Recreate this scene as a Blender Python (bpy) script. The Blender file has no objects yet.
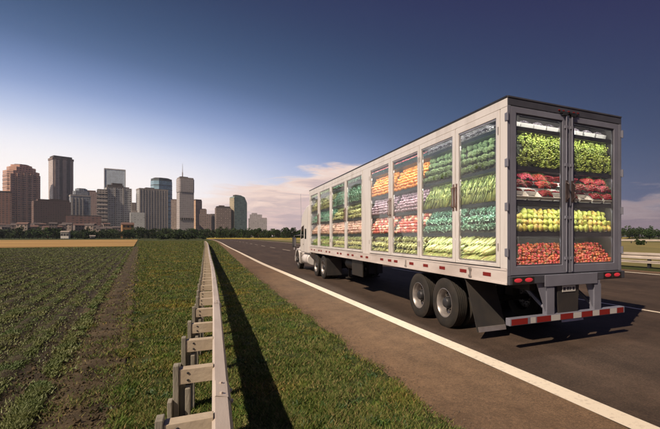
import bpy, bmesh, math, random
import numpy as np
from mathutils import Vector, Matrix, Euler, noise as mnoise
random.seed(7); RNG = np.random.default_rng(7)
sc = bpy.context.scene
COL = sc.collection
PI = math.pi
def R(d): return math.radians(d)
def lin(r, g, b):
    f = lambda c: (c/255/12.92) if c <= 10 else ((c/255+0.055)/1.055)**2.4
    return (f(r), f(g), f(b), 1.0)

# ------------------------------------------------------------------ camera frame of the photograph
FOC, PX, PY, CAMH = 400.0, 402.0, 236.0, 1.88
YAW = math.atan((PX-215)/FOC)
CS, SN = math.cos(YAW), math.sin(YAW)
def at(u, Z):                       # ground position of picture column u at depth Z
    Xc = (u-PX)/FOC*Z
    return (Xc*CS+Z*SN, -Xc*SN+Z*CS)
def zat(v, Z): return CAMH-(v-PY)*Z/FOC

# ------------------------------------------------------------------ mesh collector
class MB:
    def __init__(s): s.v = []; s.f = []; s.m = []
    def add(s, vs, fs, mi=0):
        b = len(s.v); s.v += [tuple(p) for p in vs]
        s.f += [tuple(i+b for i in f) for f in fs]; s.m += [mi]*len(fs); return s
    def box(s, x0, x1, y0, y1, z0, z1, mi=0):
        vs = [(x0,y0,z0),(x1,y0,z0),(x1,y1,z0),(x0,y1,z0),(x0,y0,z1),(x1,y0,z1),(x1,y1,z1),(x0,y1,z1)]
        return s.add(vs, [(3,2,1,0),(4,5,6,7),(0,1,5,4),(1,2,6,5),(2,3,7,6),(3,0,4,7)], mi)
    def prism(s, poly, axis, a, b, mi=0):
        """poly: 2-D outline (ccw) extruded along axis from a to b. axis x: (y,z), y: (x,z), z: (x,y)"""
        def mk(p, t):
            return (t,p[0],p[1]) if axis == 'x' else ((p[0],t,p[1]) if axis == 'y' else (p[0],p[1],t))
        n = len(poly)
        vs = [mk(p,a) for p in poly]+[mk(p,b) for p in poly]
        fs = [tuple(range(n))[::-1], tuple(range(n,2*n))]
        fs += [(i,(i+1)%n,n+(i+1)%n,n+i) for i in range(n)]
        return s.add(vs, fs, mi)
    def tube(s, pts, r, n=8, mi=0, cap=True):
        pts = [Vector(p) for p in pts]; rs = r if isinstance(r,(list,tuple)) else [r]*len(pts)
        rings = []; N = len(pts)
        t0 = (pts[1]-pts[0]).normalized()
        ref = Vector((0,0,1)) if abs(t0.z) < .9 else Vector((1,0,0))
        vs = []
        for i, p in enumerate(pts):
            t = (pts[min(i+1,N-1)]-pts[max(i-1,0)]).normalized()
            a = t.cross(ref).normalized(); b = a.cross(t)
            for k in range(n):
                w = 2*PI*k/n; vs.append(p+(a*math.cos(w)+b*math.sin(w))*rs[i])
        fs = [(i*n+k, i*n+(k+1)%n, (i+1)*n+(k+1)%n, (i+1)*n+k) for i in range(N-1) for k in range(n)]
        if cap: fs += [tuple(range(n))[::-1], tuple(range((N-1)*n, N*n))]
        return s.add(vs, fs, mi)
    def lathe(s, prof, c=(0,0,0), axis='z', n=16, mi=0, flip=1):
        """prof: list of (radius, along)"""
        vs = []
        for r, h in prof:
            for k in range(n):
                w = 2*PI*k/n; a, b = r*math.cos(w), r*math.sin(w); h2 = h*flip
                if axis == 'z': p = (a,b,h2)
                elif axis == 'x': p = (h2,a,b)
                else: p = (a,h2,b)
                vs.append((p[0]+c[0],p[1]+c[1],p[2]+c[2]))
        fs = [(i*n+k, i*n+(k+1)%n, (i+1)*n+(k+1)%n, (i+1)*n+k) for i in range(len(prof)-1) for k in range(n)]
        fs += [tuple(range(n)), tuple(range((len(prof)-1)*n, len(prof)*n))]
        return s.add(vs, fs, mi)
    def ball(s, c, r, sub=1, mi=0, sc3=(1,1,1), rot=None, fn=None):
        vs, fs = ICO[sub]
        out = []
        for p in vs:
            q = Vector(p)
            if fn: q = q*fn(q)
            q = Vector((q.x*sc3[0]*r, q.y*sc3[1]*r, q.z*sc3[2]*r))
            if rot: q = rot @ q
            out.append((q.x+c[0], q.y+c[1], q.z+c[2]))
        return s.add(out, fs, mi)
    def build(s, name, mats, parent=None, smooth=False, bevel=0, off=None, segs=2, fix=True):
        if not isinstance(mats,(list,tuple)): mats = [mats]
        me = bpy.data.meshes.new(name)
        o = off if off else (tuple(parent['_off']) if parent is not None and '_off' in parent else (0,0,0))
        me.from_pydata([(p[0]-o[0],p[1]-o[1],p[2]-o[2]) for p in s.v], [], s.f)
        for m in mats: me.materials.append(m)
        if len(mats) > 1: me.polygons.foreach_set('material_index', s.m)
        if fix:
            bm = bmesh.new(); bm.from_mesh(me); bmesh.ops.recalc_face_normals(bm, faces=bm.faces); bm.to_mesh(me); bm.free()
        if smooth:
            me.polygons.foreach_set('use_smooth', [True]*len(me.polygons))
            if smooth != 'all' and hasattr(me, 'set_sharp_from_angle'): me.set_sharp_from_angle(angle=R(40))
        me.update()
        ob = bpy.data.objects.new(name, me); COL.objects.link(ob)
        if parent is not None: ob.parent = parent; ob['_off'] = o
        if bevel:
            b = ob.modifiers.new('bevel','BEVEL'); b.width = bevel; b.segments = segs; b.limit_method = 'ANGLE'; b.angle_limit = R(35)
        return ob
ICO = {}
for k in (1,2,3):
    bm = bmesh.new(); bmesh.ops.create_icosphere(bm, subdivisions=k, radius=1)
    bm.verts.index_update()
    ICO[k] = ([tuple(v.co) for v in bm.verts], [tuple(v.index for v in f.verts) for f in bm.faces]); bm.free()

def raw_mesh(name, verts, faces, mat, parent=None):
    """numpy verts (n,3), faces (m,k)"""
    me = bpy.data.meshes.new(name)
    k = faces.shape[1]
    me.vertices.add(len(verts)); me.vertices.foreach_set('co', verts.astype(np.float32).ravel())
    me.loops.add(faces.size); me.loops.foreach_set('vertex_index', faces.astype(np.int32).ravel())
    me.polygons.add(len(faces)); me.polygons.foreach_set('loop_start', np.arange(0,faces.size,k,dtype=np.int32))
    me.polygons.foreach_set('loop_total', np.full(len(faces),k,dtype=np.int32))
    me.materials.append(mat); me.update(calc_edges=True); me.validate()
    ob = bpy.data.objects.new(name, me); COL.objects.link(ob)
    if parent is not None: ob.parent = parent
    return ob

def tag(o, label=None, cat=None, group=None, kind=None):
    if label: o['label'] = label
    if cat: o['category'] = cat
    if group: o['group'] = group
    if kind: o['kind'] = kind
    return o
def empty(name, loc, label, cat, group=None):
    o = bpy.data.objects.new(name, None); COL.objects.link(o); o.location = loc; o.empty_display_size = .2
    o['_off'] = loc
    return tag(o, label, cat, group)
def copy_tree(o, parent=None):
    c = o.copy(); COL.objects.link(c)
    if parent is not None: c.parent = parent
    for ch in list(o.children): copy_tree(ch, c)
    return c

# ------------------------------------------------------------------ materials
def N(nt, t, **kw):
    n = nt.nodes.new(t)
    for k, v in kw.items():
        if k in n.inputs.keys() if isinstance(k,str) else False: n.inputs[k].default_value = v
        else: setattr(n, k, v)
    return n
def newmat(name):
    m = bpy.data.materials.new(name); m.use_nodes = True
    nt = m.node_tree; nt.nodes.clear()
    out = nt.nodes.new('ShaderNodeOutputMaterial'); b = nt.nodes.new('ShaderNodeBsdfPrincipled')
    nt.links.new(b.outputs[0], out.inputs[0])
    return m, nt, b, out
def c4(c): return (c[0],c[1],c[2],1)
def mat(name, col, rough=.5, metal=0, col2=None, scale=8, bump=0, bscale=None, detail=4, rand=0, emit=None, estr=0, lo=.35, hi=.65, spec=.5, coords='Object', aniso=None, trans=0, sss=0):
    """colour noise between col and col2, optional bump, optional per-object random brightness/hue"""
    m, nt, b, out = newmat(name); L = nt.links.new
    b.inputs['Roughness'].default_value = rough; b.inputs['Metallic'].default_value = metal
    b.inputs['Specular IOR Level'].default_value = spec
    b.inputs['Base Color'].default_value = c4(col)
    tc = nt.nodes.new('ShaderNodeTexCoord'); src = tc.outputs[coords]
    if aniso:
        mp = nt.nodes.new('ShaderNodeMapping'); mp.inputs['Scale'].default_value = aniso; L(src, mp.inputs[0]); src = mp.outputs[0]
    cs = None
    if col2:
        n = nt.nodes.new('ShaderNodeTexNoise'); n.inputs['Scale'].default_value = scale; n.inputs['Detail'].default_value = detail; L(src, n.inputs['Vector'])
        r = nt.nodes.new('ShaderNodeValToRGB'); r.color_ramp.elements[0].position = lo; r.color_ramp.elements[1].position = hi
        r.color_ramp.elements[0].color = c4(col); r.color_ramp.elements[1].color = c4(col2)
        L(n.outputs[0], r.inputs[0]); cs = r.outputs[0]
    if rand:
        oi = nt.nodes.new('ShaderNodeObjectInfo'); h = nt.nodes.new('ShaderNodeHueSaturation')
        mr = nt.nodes.new('ShaderNodeMapRange'); mr.inputs[3].default_value = 1-rand; mr.inputs[4].default_value = 1+rand
        L(oi.outputs['Random'], mr.inputs[0]); L(mr.outputs[0], h.inputs['Value'])
        mr2 = nt.nodes.new('ShaderNodeMapRange'); mr2.inputs[3].default_value = .5-rand*.06; mr2.inputs[4].default_value = .5+rand*.06
        ma = nt.nodes.new('ShaderNodeMath'); ma.operation = 'FRACT'; mm = nt.nodes.new('ShaderNodeMath'); mm.operation = 'MULTIPLY'; mm.inputs[1].default_value = 7.31
        L(oi.outputs['Random'], mm.inputs[0]); L(mm.outputs[0], ma.inputs[0]); L(ma.outputs[0], mr2.inputs[0]); L(mr2.outputs[0], h.inputs['Hue'])
        if cs: L(cs, h.inputs['Color'])
        else: h.inputs['Color'].default_value = c4(col)
        cs = h.outputs[0]
    if cs: L(cs, b.inputs['Base Color'])
    if bump:
        n2 = nt.nodes.new('ShaderNodeTexNoise'); n2.inputs['Scale'].default_value = bscale or scale*4; n2.inputs['Detail'].default_value = 5; L(src, n2.inputs['Vector'])
        bp = nt.nodes.new('ShaderNodeBump'); bp.inputs['Strength'].default_value = bump; bp.inputs['Distance'].default_value = .02
        L(n2.outputs[0], bp.inputs['Height']); L(bp.outputs[0], b.inputs['Normal'])
    if emit:
        b.inputs['Emission Color'].default_value = c4(emit); b.inputs['Emission Strength'].default_value = estr
    if trans: b.inputs['Transmission Weight'].default_value = trans
    if sss:
        b.inputs['Subsurface Weight'].default_value = sss; b.inputs['Subsurface Radius'].default_value = (.02,.015,.005)
    return m
def glassmat(name, tint=(1,1,1), haze=.03, refl=1.0, ior=1.42):
    """thin pane: clear with fresnel reflection and a trace of dust"""
    m = bpy.data.materials.new(name); m.use_nodes = True; nt = m.node_tree; nt.nodes.clear(); L = nt.links.new
    out = nt.nodes.new('ShaderNodeOutputMaterial')
    tr = nt.nodes.new('ShaderNodeBsdfTransparent'); tr.inputs[0].default_value = c4(tint)
    gl = nt.nodes.new('ShaderNodeBsdfGlossy'); gl.inputs['Roughness'].default_value = .02; gl.inputs[0].default_value = (refl,refl,refl,1)
    df = nt.nodes.new('ShaderNodeBsdfDiffuse'); df.inputs[0].default_value = (.9,.9,.88,1)
    fr = nt.nodes.new('ShaderNodeFresnel'); gb = nt.nodes.new('ShaderNodeNewGeometry'); ir = nt.nodes.new('ShaderNodeMapRange'); ir.inputs[3].default_value = ior; ir.inputs[4].default_value = 1/ior
    L(gb.outputs['Backfacing'], ir.inputs[0]); L(ir.outputs[0], fr.inputs[0])        # same reflectance entering and leaving the pane
    tc = nt.nodes.new('ShaderNodeTexCoord'); nz = nt.nodes.new('ShaderNodeTexNoise'); nz.inputs['Scale'].default_value = 1.3; nz.inputs['Detail'].default_value = 6; L(tc.outputs['Object'], nz.inputs['Vector'])
    mr = nt.nodes.new('ShaderNodeMapRange'); mr.inputs[1].default_value = .35; mr.inputs[2].default_value = .7; mr.inputs[3].default_value = haze*.4; mr.inputs[4].default_value = haze*1.6; L(nz.outputs[0], mr.inputs[0])
    m1 = nt.nodes.new('ShaderNodeMixShader'); L(mr.outputs[0], m1.inputs[0]); L(tr.outputs[0], m1.inputs[1]); L(df.outputs[0], m1.inputs[2])
    m2 = nt.nodes.new('ShaderNodeMixShader'); L(fr.outputs[0], m2.inputs[0]); L(m1.outputs[0], m2.inputs[1]); L(gl.outputs[0], m2.inputs[2])
    L(m2.outputs[0], out.inputs[0]); return m

M = dict(
 white=mat('white_paint',(.78,.76,.76),.34,0,(.52,.475,.45),1.0,.03,14,detail=10,aniso=(3.2,3.2,.55),lo=.48,hi=.88),
 whitesill=mat('side_rail_paint',(.74,.69,.68),.42,0,(.46,.39,.36),1.7,.05,30,detail=9,aniso=(1,.5,2.2),lo=.42,hi=.86),
 seam=mat('seam_black',(.03,.03,.03),.6),
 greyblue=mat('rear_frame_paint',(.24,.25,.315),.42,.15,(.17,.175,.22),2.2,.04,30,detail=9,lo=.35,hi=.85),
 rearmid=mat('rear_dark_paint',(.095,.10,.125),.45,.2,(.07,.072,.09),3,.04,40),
 panegl=glassmat('side_pane_glass',(.99,.99,.99),.022,.9,1.24),
 greydark=mat('dark_steel',(.055,.058,.066),.5,.4,(.035,.035,.04),6,.06,60),
 black=mat('black_chassis',(.018,.017,.016),.6,.1,(.035,.028,.022),4,.1,40),
 rubber=mat('tyre_rubber',(.020,.019,.018),.75,0,(.045,.037,.03),5,.12,60,lo=.4,hi=.8),
 flap=mat('flap_rubber',(.03,.03,.032),.55,0,(.05,.045,.042),3,.05,30),
 alu=mat('aluminium',(.62,.58,.56),.33,.75,(.5,.45,.42),7,.03,60),
 chrome=mat('chrome',(.8,.78,.77),.16,.95),
 refl_red=mat('reflector_red',(.23,.018,.016),.3),
 refl_white=mat('reflector_white',(.52,.51,.50),.35),
 lamp_red=mat('lamp_red',(.34,.015,.02),.2,emit=(1,.07,.09),estr=.32),
 plate=mat('plate_white',(.55,.55,.53),.45),
 ink=mat('plate_ink',(.03,.03,.045),.5),
 glass=glassmat('door_glass',(.985,.99,.99),.016,.8),
 cabglass=mat('cab_glass',(.01,.012,.014),.06,spec=.8),
 liner=mat('liner',(.10,.095,.09),.6,0,(.07,.065,.06),3),
 ramp=mat('display_ramp',(.035,.045,.03),.8),
 shelf=mat('shelf_steel',(.022,.045,.05),.4,.2,(.015,.03,.034),4),
 ledstrip=mat('light_strip',(.9,.9,.9),.4,emit=(1,.95,.86),estr=58),
 ledstripside=mat('light_strip_side',(.9,.9,.9),.4,emit=(1,.96,.9),estr=100),
 latchbrown=mat('handle_brown',(.15,.085,.07),.5,.2,(.24,.16,.14),9),
 latchdark=mat('handle_dark',(.06,.045,.045),.5,.2,(.10,.075,.075),9),
 tray=mat('white_tray',(.82,.80,.76),.5,rand=.05),
)
# glTF-like cleanup helpers end
# ================================================================== WORLD, SUN, CAMERA
SUN_EL, SUN_AZ = R(46), R(28)           # sun to the left of the road (-X), a little behind the camera
sv = Vector((-math.cos(SUN_AZ)*math.cos(SUN_EL), -math.sin(SUN_AZ)*math.cos(SUN_EL), math.sin(SUN_EL)))
sl = bpy.data.lights.new('sun','SUN'); sl.energy = 4.8; sl.angle = R(.6); sl.color = (1.0,.80,.60)
so = bpy.data.objects.new('sun', sl); COL.objects.link(so); so.rotation_euler = sv.to_track_quat('Z','Y').to_euler()
def build_world():
    w = bpy.data.worlds.new('World'); sc.world = w; w.use_nodes = True
    nt = w.node_tree; nt.nodes.clear(); L = nt.links.new
    def math_(op, a, b=None, c=None):
        n = nt.nodes.new('ShaderNodeMath'); n.operation = op
        for i, x in enumerate((a,b,c)):
            if x is None: continue
            if isinstance(x,(int,float)): n.inputs[i].default_value = x
            else: L(x, n.inputs[i])
        return n.outputs[0]
    def ramp(x, stops, interp='LINEAR'):
        r = nt.nodes.new('ShaderNodeValToRGB'); cr = r.color_ramp; cr.interpolation = interp
        while len(cr.elements) < len(stops): cr.elements.new(.5)
        for e, (p, c) in zip(cr.elements, stops): e.position = p; e.color = c
        L(x, r.inputs[0]); return r.outputs[0]
    def mix(f, a, b):
        n = nt.nodes.new('ShaderNodeMix'); n.data_type = 'RGBA'
        if isinstance(f,float): n.inputs[0].default_value = f
        else: L(f, n.inputs[0])
        for i, x in ((6,a),(7,b)):
            if isinstance(x,tuple): n.inputs[i].default_value = x
            else: L(x, n.inputs[i])
        return n.outputs[2]
    tc = nt.nodes.new('ShaderNodeTexCoord'); sp = nt.nodes.new('ShaderNodeSeparateXYZ'); L(tc.outputs['Generated'], sp.inputs[0])
    x, y, z = sp.outputs
    zc = math_('MINIMUM', math_('MAXIMUM', z, 0.0), 1.0)
    el = math_('MULTIPLY', math_('ARCSINE', zc), 180/PI)
    az = math_('MULTIPLY', math_('ARCTAN2', x, y), 180/PI)        # 0 along the road, + to the right
    da = math_('DIVIDE', math_('ADD', az, 24.0), 45.0)
    de = math_('DIVIDE', el, 14.0)
    d = math_('SQRT', math_('ADD', math_('MULTIPLY',da,da), math_('MULTIPLY',de,de)))
    base = ramp(math_('DIVIDE', d, 3.2), [(.0,lin(254,248,244)),(.16,lin(252,246,244)),(.225,lin(232,232,240)),(.285,lin(182,196,226)),(.36,lin(120,144,192)),
               (.46,lin(66,92,130)),(.60,lin(44,63,97)),(.72,lin(37,48,84)),(.82,lin(35,38,77)),(1.0,lin(31,31,68))], 'B_SPLINE')
    # low band of warm haze near the horizon, strongest to the left
    hz = math_('POWER', 2.718, math_('MULTIPLY', el, -0.21))
    warm = ramp(math_('DIVIDE', math_('ADD', az, 40.0), 120.0), [(.0,lin(252,236,226)),(.22,lin(250,232,220)),(.36,lin(232,208,204)),(.55,lin(168,148,158)),(.8,lin(122,112,132)),(1,lin(112,104,126))])
    col = mix(math_('MULTIPLY', hz, .75), base, warm)
    # cloud banks: streaked noise on a flat layer of direction space
    cv = nt.nodes.new('ShaderNodeCombineXYZ'); L(math_('MULTIPLY',az,.055), cv.inputs[0]); L(math_('MULTIPLY',el,.30), cv.inputs[1])
    n1 = nt.nodes.new('ShaderNodeTexNoise'); n1.inputs['Scale'].default_value = 1.5; n1.inputs['Detail'].default_value = 12; n1.inputs['Roughness'].default_value = .64; n1.inputs['Distortion'].default_value = .4; L(cv.outputs[0], n1.inputs['Vector'])
    nn = math_('MULTIPLY', math_('SUBTRACT', n1.outputs[0], .5), 9.0)
    top = ramp(math_('DIVIDE', math_('ADD', az, 10.0), 100.0), [(0,(.0,)*3+(1,)),(.03,(.20,)*3+(1,)),(.10,(.42,)*3+(1,)),(.177,(.55,)*3+(1,)),(.25,(.71,)*3+(1,)),(.36,(.72,)*3+(1,)),(.6,(.36,)*3+(1,)),(.75,(.34,)*3+(1,)),(1,(.3,)*3+(1,))])
    tp = math_('ADD', math_('MULTIPLY', top, 15.0), nn)
    sd = math_('SUBTRACT', tp, el)                                  # depth below the ragged cloud top, degrees
    msk = nt.nodes.new('ShaderNodeMapRange'); msk.interpolation_type = 'SMOOTHSTEP'; L(sd, msk.inputs[0]); msk.inputs[1].default_value = -.25; msk.inputs[2].default_value = 1.6; msk.inputs[3].default_value = 0; msk.inputs[4].default_value = .92
    cv2 = nt.nodes.new('ShaderNodeCombineXYZ'); L(math_('MULTIPLY',az,.09), cv2.inputs[0]); L(math_('MULTIPLY',el,.75), cv2.inputs[1])
    n2 = nt.nodes.new('ShaderNodeTexNoise'); n2.inputs['Scale'].default_value = 1.6; n2.inputs['Detail'].default_value = 12; n2.inputs['Roughness'].default_value = .62; n2.inputs['Distortion'].default_value = .6; L(cv2.outputs[0], n2.inputs['Vector'])
    sd2 = math_('ADD', sd, math_('MULTIPLY', math_('SUBTRACT', n2.outputs[0], .5), 10.0))
    cc = ramp(math_('DIVIDE', sd2, 9.0), [(0,lin(240,220,208)),(.22,lin(234,206,192)),(.42,lin(202,178,174)),(.58,lin(214,186,180)),(.8,lin(186,164,166)),(1,lin(178,158,163))])
    dim = ramp(math_('DIVIDE', math_('ADD', az, 10.0), 100.0), [(0,(1,1,1,1)),(.3,(1,.98,.97,1)),(.45,(.56,.54,.61,1)),(.62,(.38,.38,.47,1)),(1,(.33,.33,.41,1))])
    mm = nt.nodes.new('ShaderNodeMix'); mm.data_type = 'RGBA'; mm.blend_type = 'MULTIPLY'; mm.inputs[0].default_value = 1.0; L(cc, mm.inputs[6]); L(dim, mm.inputs[7])
    lf = nt.nodes.new('ShaderNodeMapRange'); lf.interpolation_type = 'SMOOTHSTEP'; L(az, lf.inputs[0]); lf.inputs[1].default_value = -11; lf.inputs[2].default_value = 7
    col = mix(math_('MULTIPLY', msk.outputs[0], lf.outputs[0]), col, mm.outputs[2])
    sky = nt.nodes.new('ShaderNodeTexSky'); sky.sky_type = 'NISHITA'; sky.sun_disc = False; sky.sun_elevation = SUN_EL
    sky.sun_rotation = math.atan2(sv.x, sv.y); sky.air_density = 1.2; sky.dust_density = 2
    b1 = nt.nodes.new('ShaderNodeBackground'); L(col, b1.inputs[0]); b1.inputs[1].default_value = 1.14
    b2 = nt.nodes.new('ShaderNodeBackground'); L(sky.outputs[0], b2.inputs[0]); b2.inputs[1].default_value = .0025
    ad = nt.nodes.new('ShaderNodeAddShader'); L(b1.outputs[0], ad.inputs[0]); L(b2.outputs[0], ad.inputs[1])
    out = nt.nodes.new('ShaderNodeOutputWorld'); L(ad.outputs[0], out.inputs[0])
build_world()
cd = bpy.data.cameras.new('camera'); cam = bpy.data.objects.new('camera', cd); COL.objects.link(cam); sc.camera = cam
cam.location = (0,0,CAMH); cam.rotation_euler = (R(90),0,-YAW)
cd.sensor_width = 36; cd.lens = FOC/660*36; cd.shift_x = -(PX-330)/660; cd.shift_y = (PY-214.5)/660
cd.clip_start = .05; cd.clip_end = 6000
vs_ = sc.view_settings; vs_.view_transform = 'Standard'; vs_.look = 'None'; vs_.exposure = 0; vs_.gamma = 1; vs_.use_curve_mapping = False
sc.render.engine = 'CYCLES'; sc.cycles.use_denoising = True; sc.cycles.max_bounces = 8; sc.cycles.transparent_max_bounces = 24
sc.cycles.sample_clamp_indirect = 4.0; sc.cycles.caustics_reflective = False; sc.cycles.caustics_refractive = False

# ================================================================== GROUND, FIELD, ROAD
FD = (-.142, .99); FS = (.99, .142)              # along / across the crop rows
def fld(s, t): return (FS[0]*s+FD[0]*t, FS[1]*s+FD[1]*t)
WHITE_L = [(-30,3.98),(2.5,3.78),(6,3.62),(9.5,3.5),(16,3.3),(22,3.09),(27.3,2.87),(40,2.65),(53,2.45),(70,2.1),(100,1.75),(131,1.4),(200,-.2),(300,-5),(420,-14),(600,-34)]
EDGE_L = [(-30,2.35),(3.3,2.12),(7.4,2.05),(12,1.86),(22,1.66),(43,1.45),(70,1.25),(100,.95),(131,.7),(200,-.8),(300,-5.6),(420,-14.6),(600,-34.6)]
RAIL = [(-6,.02),(2,0),(8,-.02),(15,-.10),(25,-.30),(36,-.5),(55,-.8),(80,-1.3),(100,-2.0)]
def interp(tab, y):
    if y <= tab[0][0]: return tab[0][1]
    for (a,xa),(b,xb) in zip(tab, tab[1:]):
        if y <= b: return xa+(xb-xa)*(y-a)/(b-a)
    return tab[-1][1]
def smooth_tab(tab, y, k=3.0):
    w = max(k, y*.12)
    return sum(interp(tab, y+d*w) for d in (-1,-.5,0,.5,1))/5
def white_x(y): return smooth_tab(WHITE_L, y)
def edge_x(y): return smooth_tab(EDGE_L, y)
def rail_x(y): return smooth_tab(RAIL, y, 1.5)

def grass_material(name, near=True, blades=False):
    m, nt, b, out = newmat(name); L = nt.links.new
    b.inputs['Roughness'].default_value = .75; b.inputs['Specular IOR Level'].default_value = .15
    g = nt.nodes.new('ShaderNodeNewGeometry')
    def noise(scale, detail=4, rough=.55):
        n = nt.nodes.new('ShaderNodeTexNoise'); n.inputs['Scale'].default_value = scale; n.inputs['Detail'].default_value = detail; n.inputs['Roughness'].default_value = rough
        L(g.outputs['Position'], n.inputs['Vector']); return n.outputs[0]
    def ramp(x, stops):
        r = nt.nodes.new('ShaderNodeValToRGB'); cr = r.color_ramp
        while len(cr.elements) < len(stops): cr.elements.new(.5)
        for e, (p, c) in zip(cr.elements, stops): e.position = p; e.color = c4(c)
        L(x, r.inputs[0]); return r.outputs[0]
    def mix(f, a, c, bt='MIX'):
        n = nt.nodes.new('ShaderNodeMix'); n.data_type = 'RGBA'; n.blend_type = bt
        if isinstance(f,float): n.inputs[0].default_value = f
        else: L(f, n.inputs[0])
        for i, x in ((6,a),(7,c)):
            if isinstance(x,tuple): n.inputs[i].default_value = c4(x)
            else: L(x, n.inputs[i])
        return n.outputs[2]
    if blades:
        c = ramp(g.outputs['Random Per Island'], [(0,(.058,.102,.024)),(.35,(.115,.160,.044)),(.68,(.175,.200,.064)),(.82,(.25,.215,.095)),(1,(.36,.28,.14))])
    else:
        c = ramp(noise(9,6), [(.3,(.030,.042,.012)),(.5,(.060,.074,.024)),(.7,(.095,.090,.036))])
    big = ramp(noise(.55,5), [(.45,(1,1,1)),(.54,(1.05,1.0,.92)),(.64,(1.5,1.16,.92)),(.76,(1.8,1.25,.88))])
    c = mix(1.0, c, big, 'MULTIPLY')
    patch = ramp(noise(1.7,3), [(.35,(.72,.85,.62)),(.55,(1,1,1)),(.7,(.8,1.15,.7))])
    c = mix(1.0, c, patch, 'MULTIPLY')
    L(c, b.inputs['Base Color'])
    if blades:
        b.inputs['Subsurface Weight'].default_value = 0
    else:
        bp = nt.nodes.new('ShaderNodeBump'); bp.inputs['Strength'].default_value = .8; bp.inputs['Distance'].default_value = .06
        L(noise(22,6,.65), bp.inputs['Height']); L(bp.outputs[0], b.inputs['Normal'])
    return m
M['grassground'] = grass_material('verge_turf')
M['blade'] = grass_material('grass_blade', blades=True)
M['soil'] = mat('tilled_soil',(.026,.019,.010),.9,0,(.056,.043,.021),3.2,.9,26,detail=8,lo=.36,hi=.68,coords='Object')
M['trackdirt'] = mat('track_dirt',(.042,.030,.015),.92,0,(.098,.072,.038),2.4,.9,20,detail=9,lo=.36,hi=.66)
M['crop'] = mat('crop_leaf',(.085,.14,.034),.6,0,(.18,.20,.065),1.3,detail=6)
M['wheat'] = mat('ripe_wheat',(.27,.155,.045),.9,0,(.50,.32,.10),.09,.5,3,detail=6,aniso=(.3,1.5,1))
M['rape'] = mat('yellow_crop',(.33,.26,.05),.9,0,(.42,.33,.07),.1,.5,3,detail=6)
M['meadow'] = mat('dry_meadow',(.15,.14,.045),.9,0,(.27,.22,.075),.22,.6,3,detail=7)

M['gritstone'] = mat('grit_stone',(.20,.15,.11),.8,0,(.10,.075,.055),30)
# one sheet to the horizon
m = MB(); xs = [-1100,-300,-60,-12,3,14,24,60,300,1100]; ys = [-200,-20,0,12,40,120,400,800,1200]
vs = [(x,y,0) for y in ys for x in xs]; nx = len(xs)
m.add(vs, [(j*nx+i,j*nx+i+1,(j+1)*nx+i+1,(j+1)*nx+i) for j in range(len(ys)-1) for i in range(nx-1)])
tag(m.build('ground', M['grassground'], fix=False), kind='structure')

def gridsheet(name, mat_, rows, kind='structure'):
    """rows: list of rows of points -> quads"""
    n = len(rows[0]); m = MB(); m.add([p for r in rows for p in r], [(j*n+i,j*n+i+1,(j+1)*n+i+1,(j+1)*n+i) for j in range(len(rows)-1) for i in range(n-1)])
    return tag(m.build(name, mat_, fix=False, smooth='all'), kind=kind)
def nz(x, y, s=1.0, seed=0): return mnoise.noise(Vector((x*s, y*s, seed)))

# ploughed field: real ridges and furrows
ROW = .50
S0, S1 = -46.0, -.98
ss = np.arange(S0, S1, ROW/7); tt = np.concatenate([np.arange(-6,14,.16), np.arange(14,40,.5), np.arange(40,80,2.0)])
Sg, Tg = np.meshgrid(ss, tt)
ph = 2*PI*Sg/ROW
hn = np.array([[mnoise.noise(Vector((s*1.7,t*1.1,3.3))) for s in ss[::4]] for t in tt]); hn = np.repeat(hn,4,axis=1)[:,:len(ss)]
hf = np.array([mnoise.noise(Vector((a*5.1,b*4.3,9.1))) for a,b in zip(Sg.ravel(),Tg.ravel())]).reshape(Sg.shape)
fade = np.clip((-.55-Sg)/.9,0,1)
Z = .055+.045*np.cos(ph)*(.35+.65*fade)+.02*hn+.022*hf
Z = np.where(Sg>-1.5, Z*np.clip((-.95-Sg)/.55,0,1)+.018*(1-np.clip((-.95-Sg)/.55,0,1))+.012*hf, Z)
V = np.stack([FS[0]*Sg+FD[0]*Tg, FS[1]*Sg+FD[1]*Tg, np.maximum(Z,.012)],-1).reshape(-1,3)
nx = len(ss); idx = np.arange(len(tt)*nx).reshape(len(tt),nx)
F = np.stack([idx[:-1,:-1],idx[:-1,1:],idx[1:,1:],idx[1:,:-1]],-1).reshape(-1,4)
fo = raw_mesh('crop_field', V, F, M['soil']); fo.data.polygons.foreach_set('use_smooth',[True]*len(F)); tag(fo, kind='structure')
# farm track along the field edge
rows = []
for t in list(np.arange(-6,16,.07))+list(np.arange(16,30,.3))+list(np.arange(30,84,1.5)):
    r = []
    for k in range(25):
        s = -1.20+k*.045+ (0 if 0<k<24 else .12*nz(t,k,1.3,5)+.10*nz(t,k,.35,5))
        x, y = fld(s,t); w = k/24
        z = .034+.024*nz(x,y,2.6,1)+.022*nz(x,y,7,2)+.012*nz(x,y,17,8) - .02*(math.exp(-((w-.32)/.1)**2)+math.exp(-((w-.75)/.1)**2)) 
        if k == 24: z = .002
        if k == 0: z = -.02
        r.append((x,y,z if k == 0 else (max(z,.004) if k<24 else .002)))
    rows.append(r)
gridsheet('farm_track', M['trackdirt'], rows)
# ripe grain strip beyond the field, standing about half a metre high
def cropblock(name, poly, h, mat_):
    m = MB(); m.prism(poly,'z',.0,h); return tag(m.build(name, mat_), kind='structure')
cropblock('wheat_field', [fld(-420,84),fld(-.9,84),fld(-.9,238),fld(-420,238)], .12, M['wheat'])
px = lambda u,Z: at(u,Z)
cropblock('yellow_field', [px(206,250),px(420,200),px(620,200),px(640,420),px(206,420)], .45, M['rape'])
m = MB(); m.add([(23.9,-20,.012),(90,-20,.012),(180,260,.012),(20.5,260,.012)],[(0,1,2,3)]); tag(m.build('meadow', M['meadow'], fix=False), kind='structure')

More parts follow.
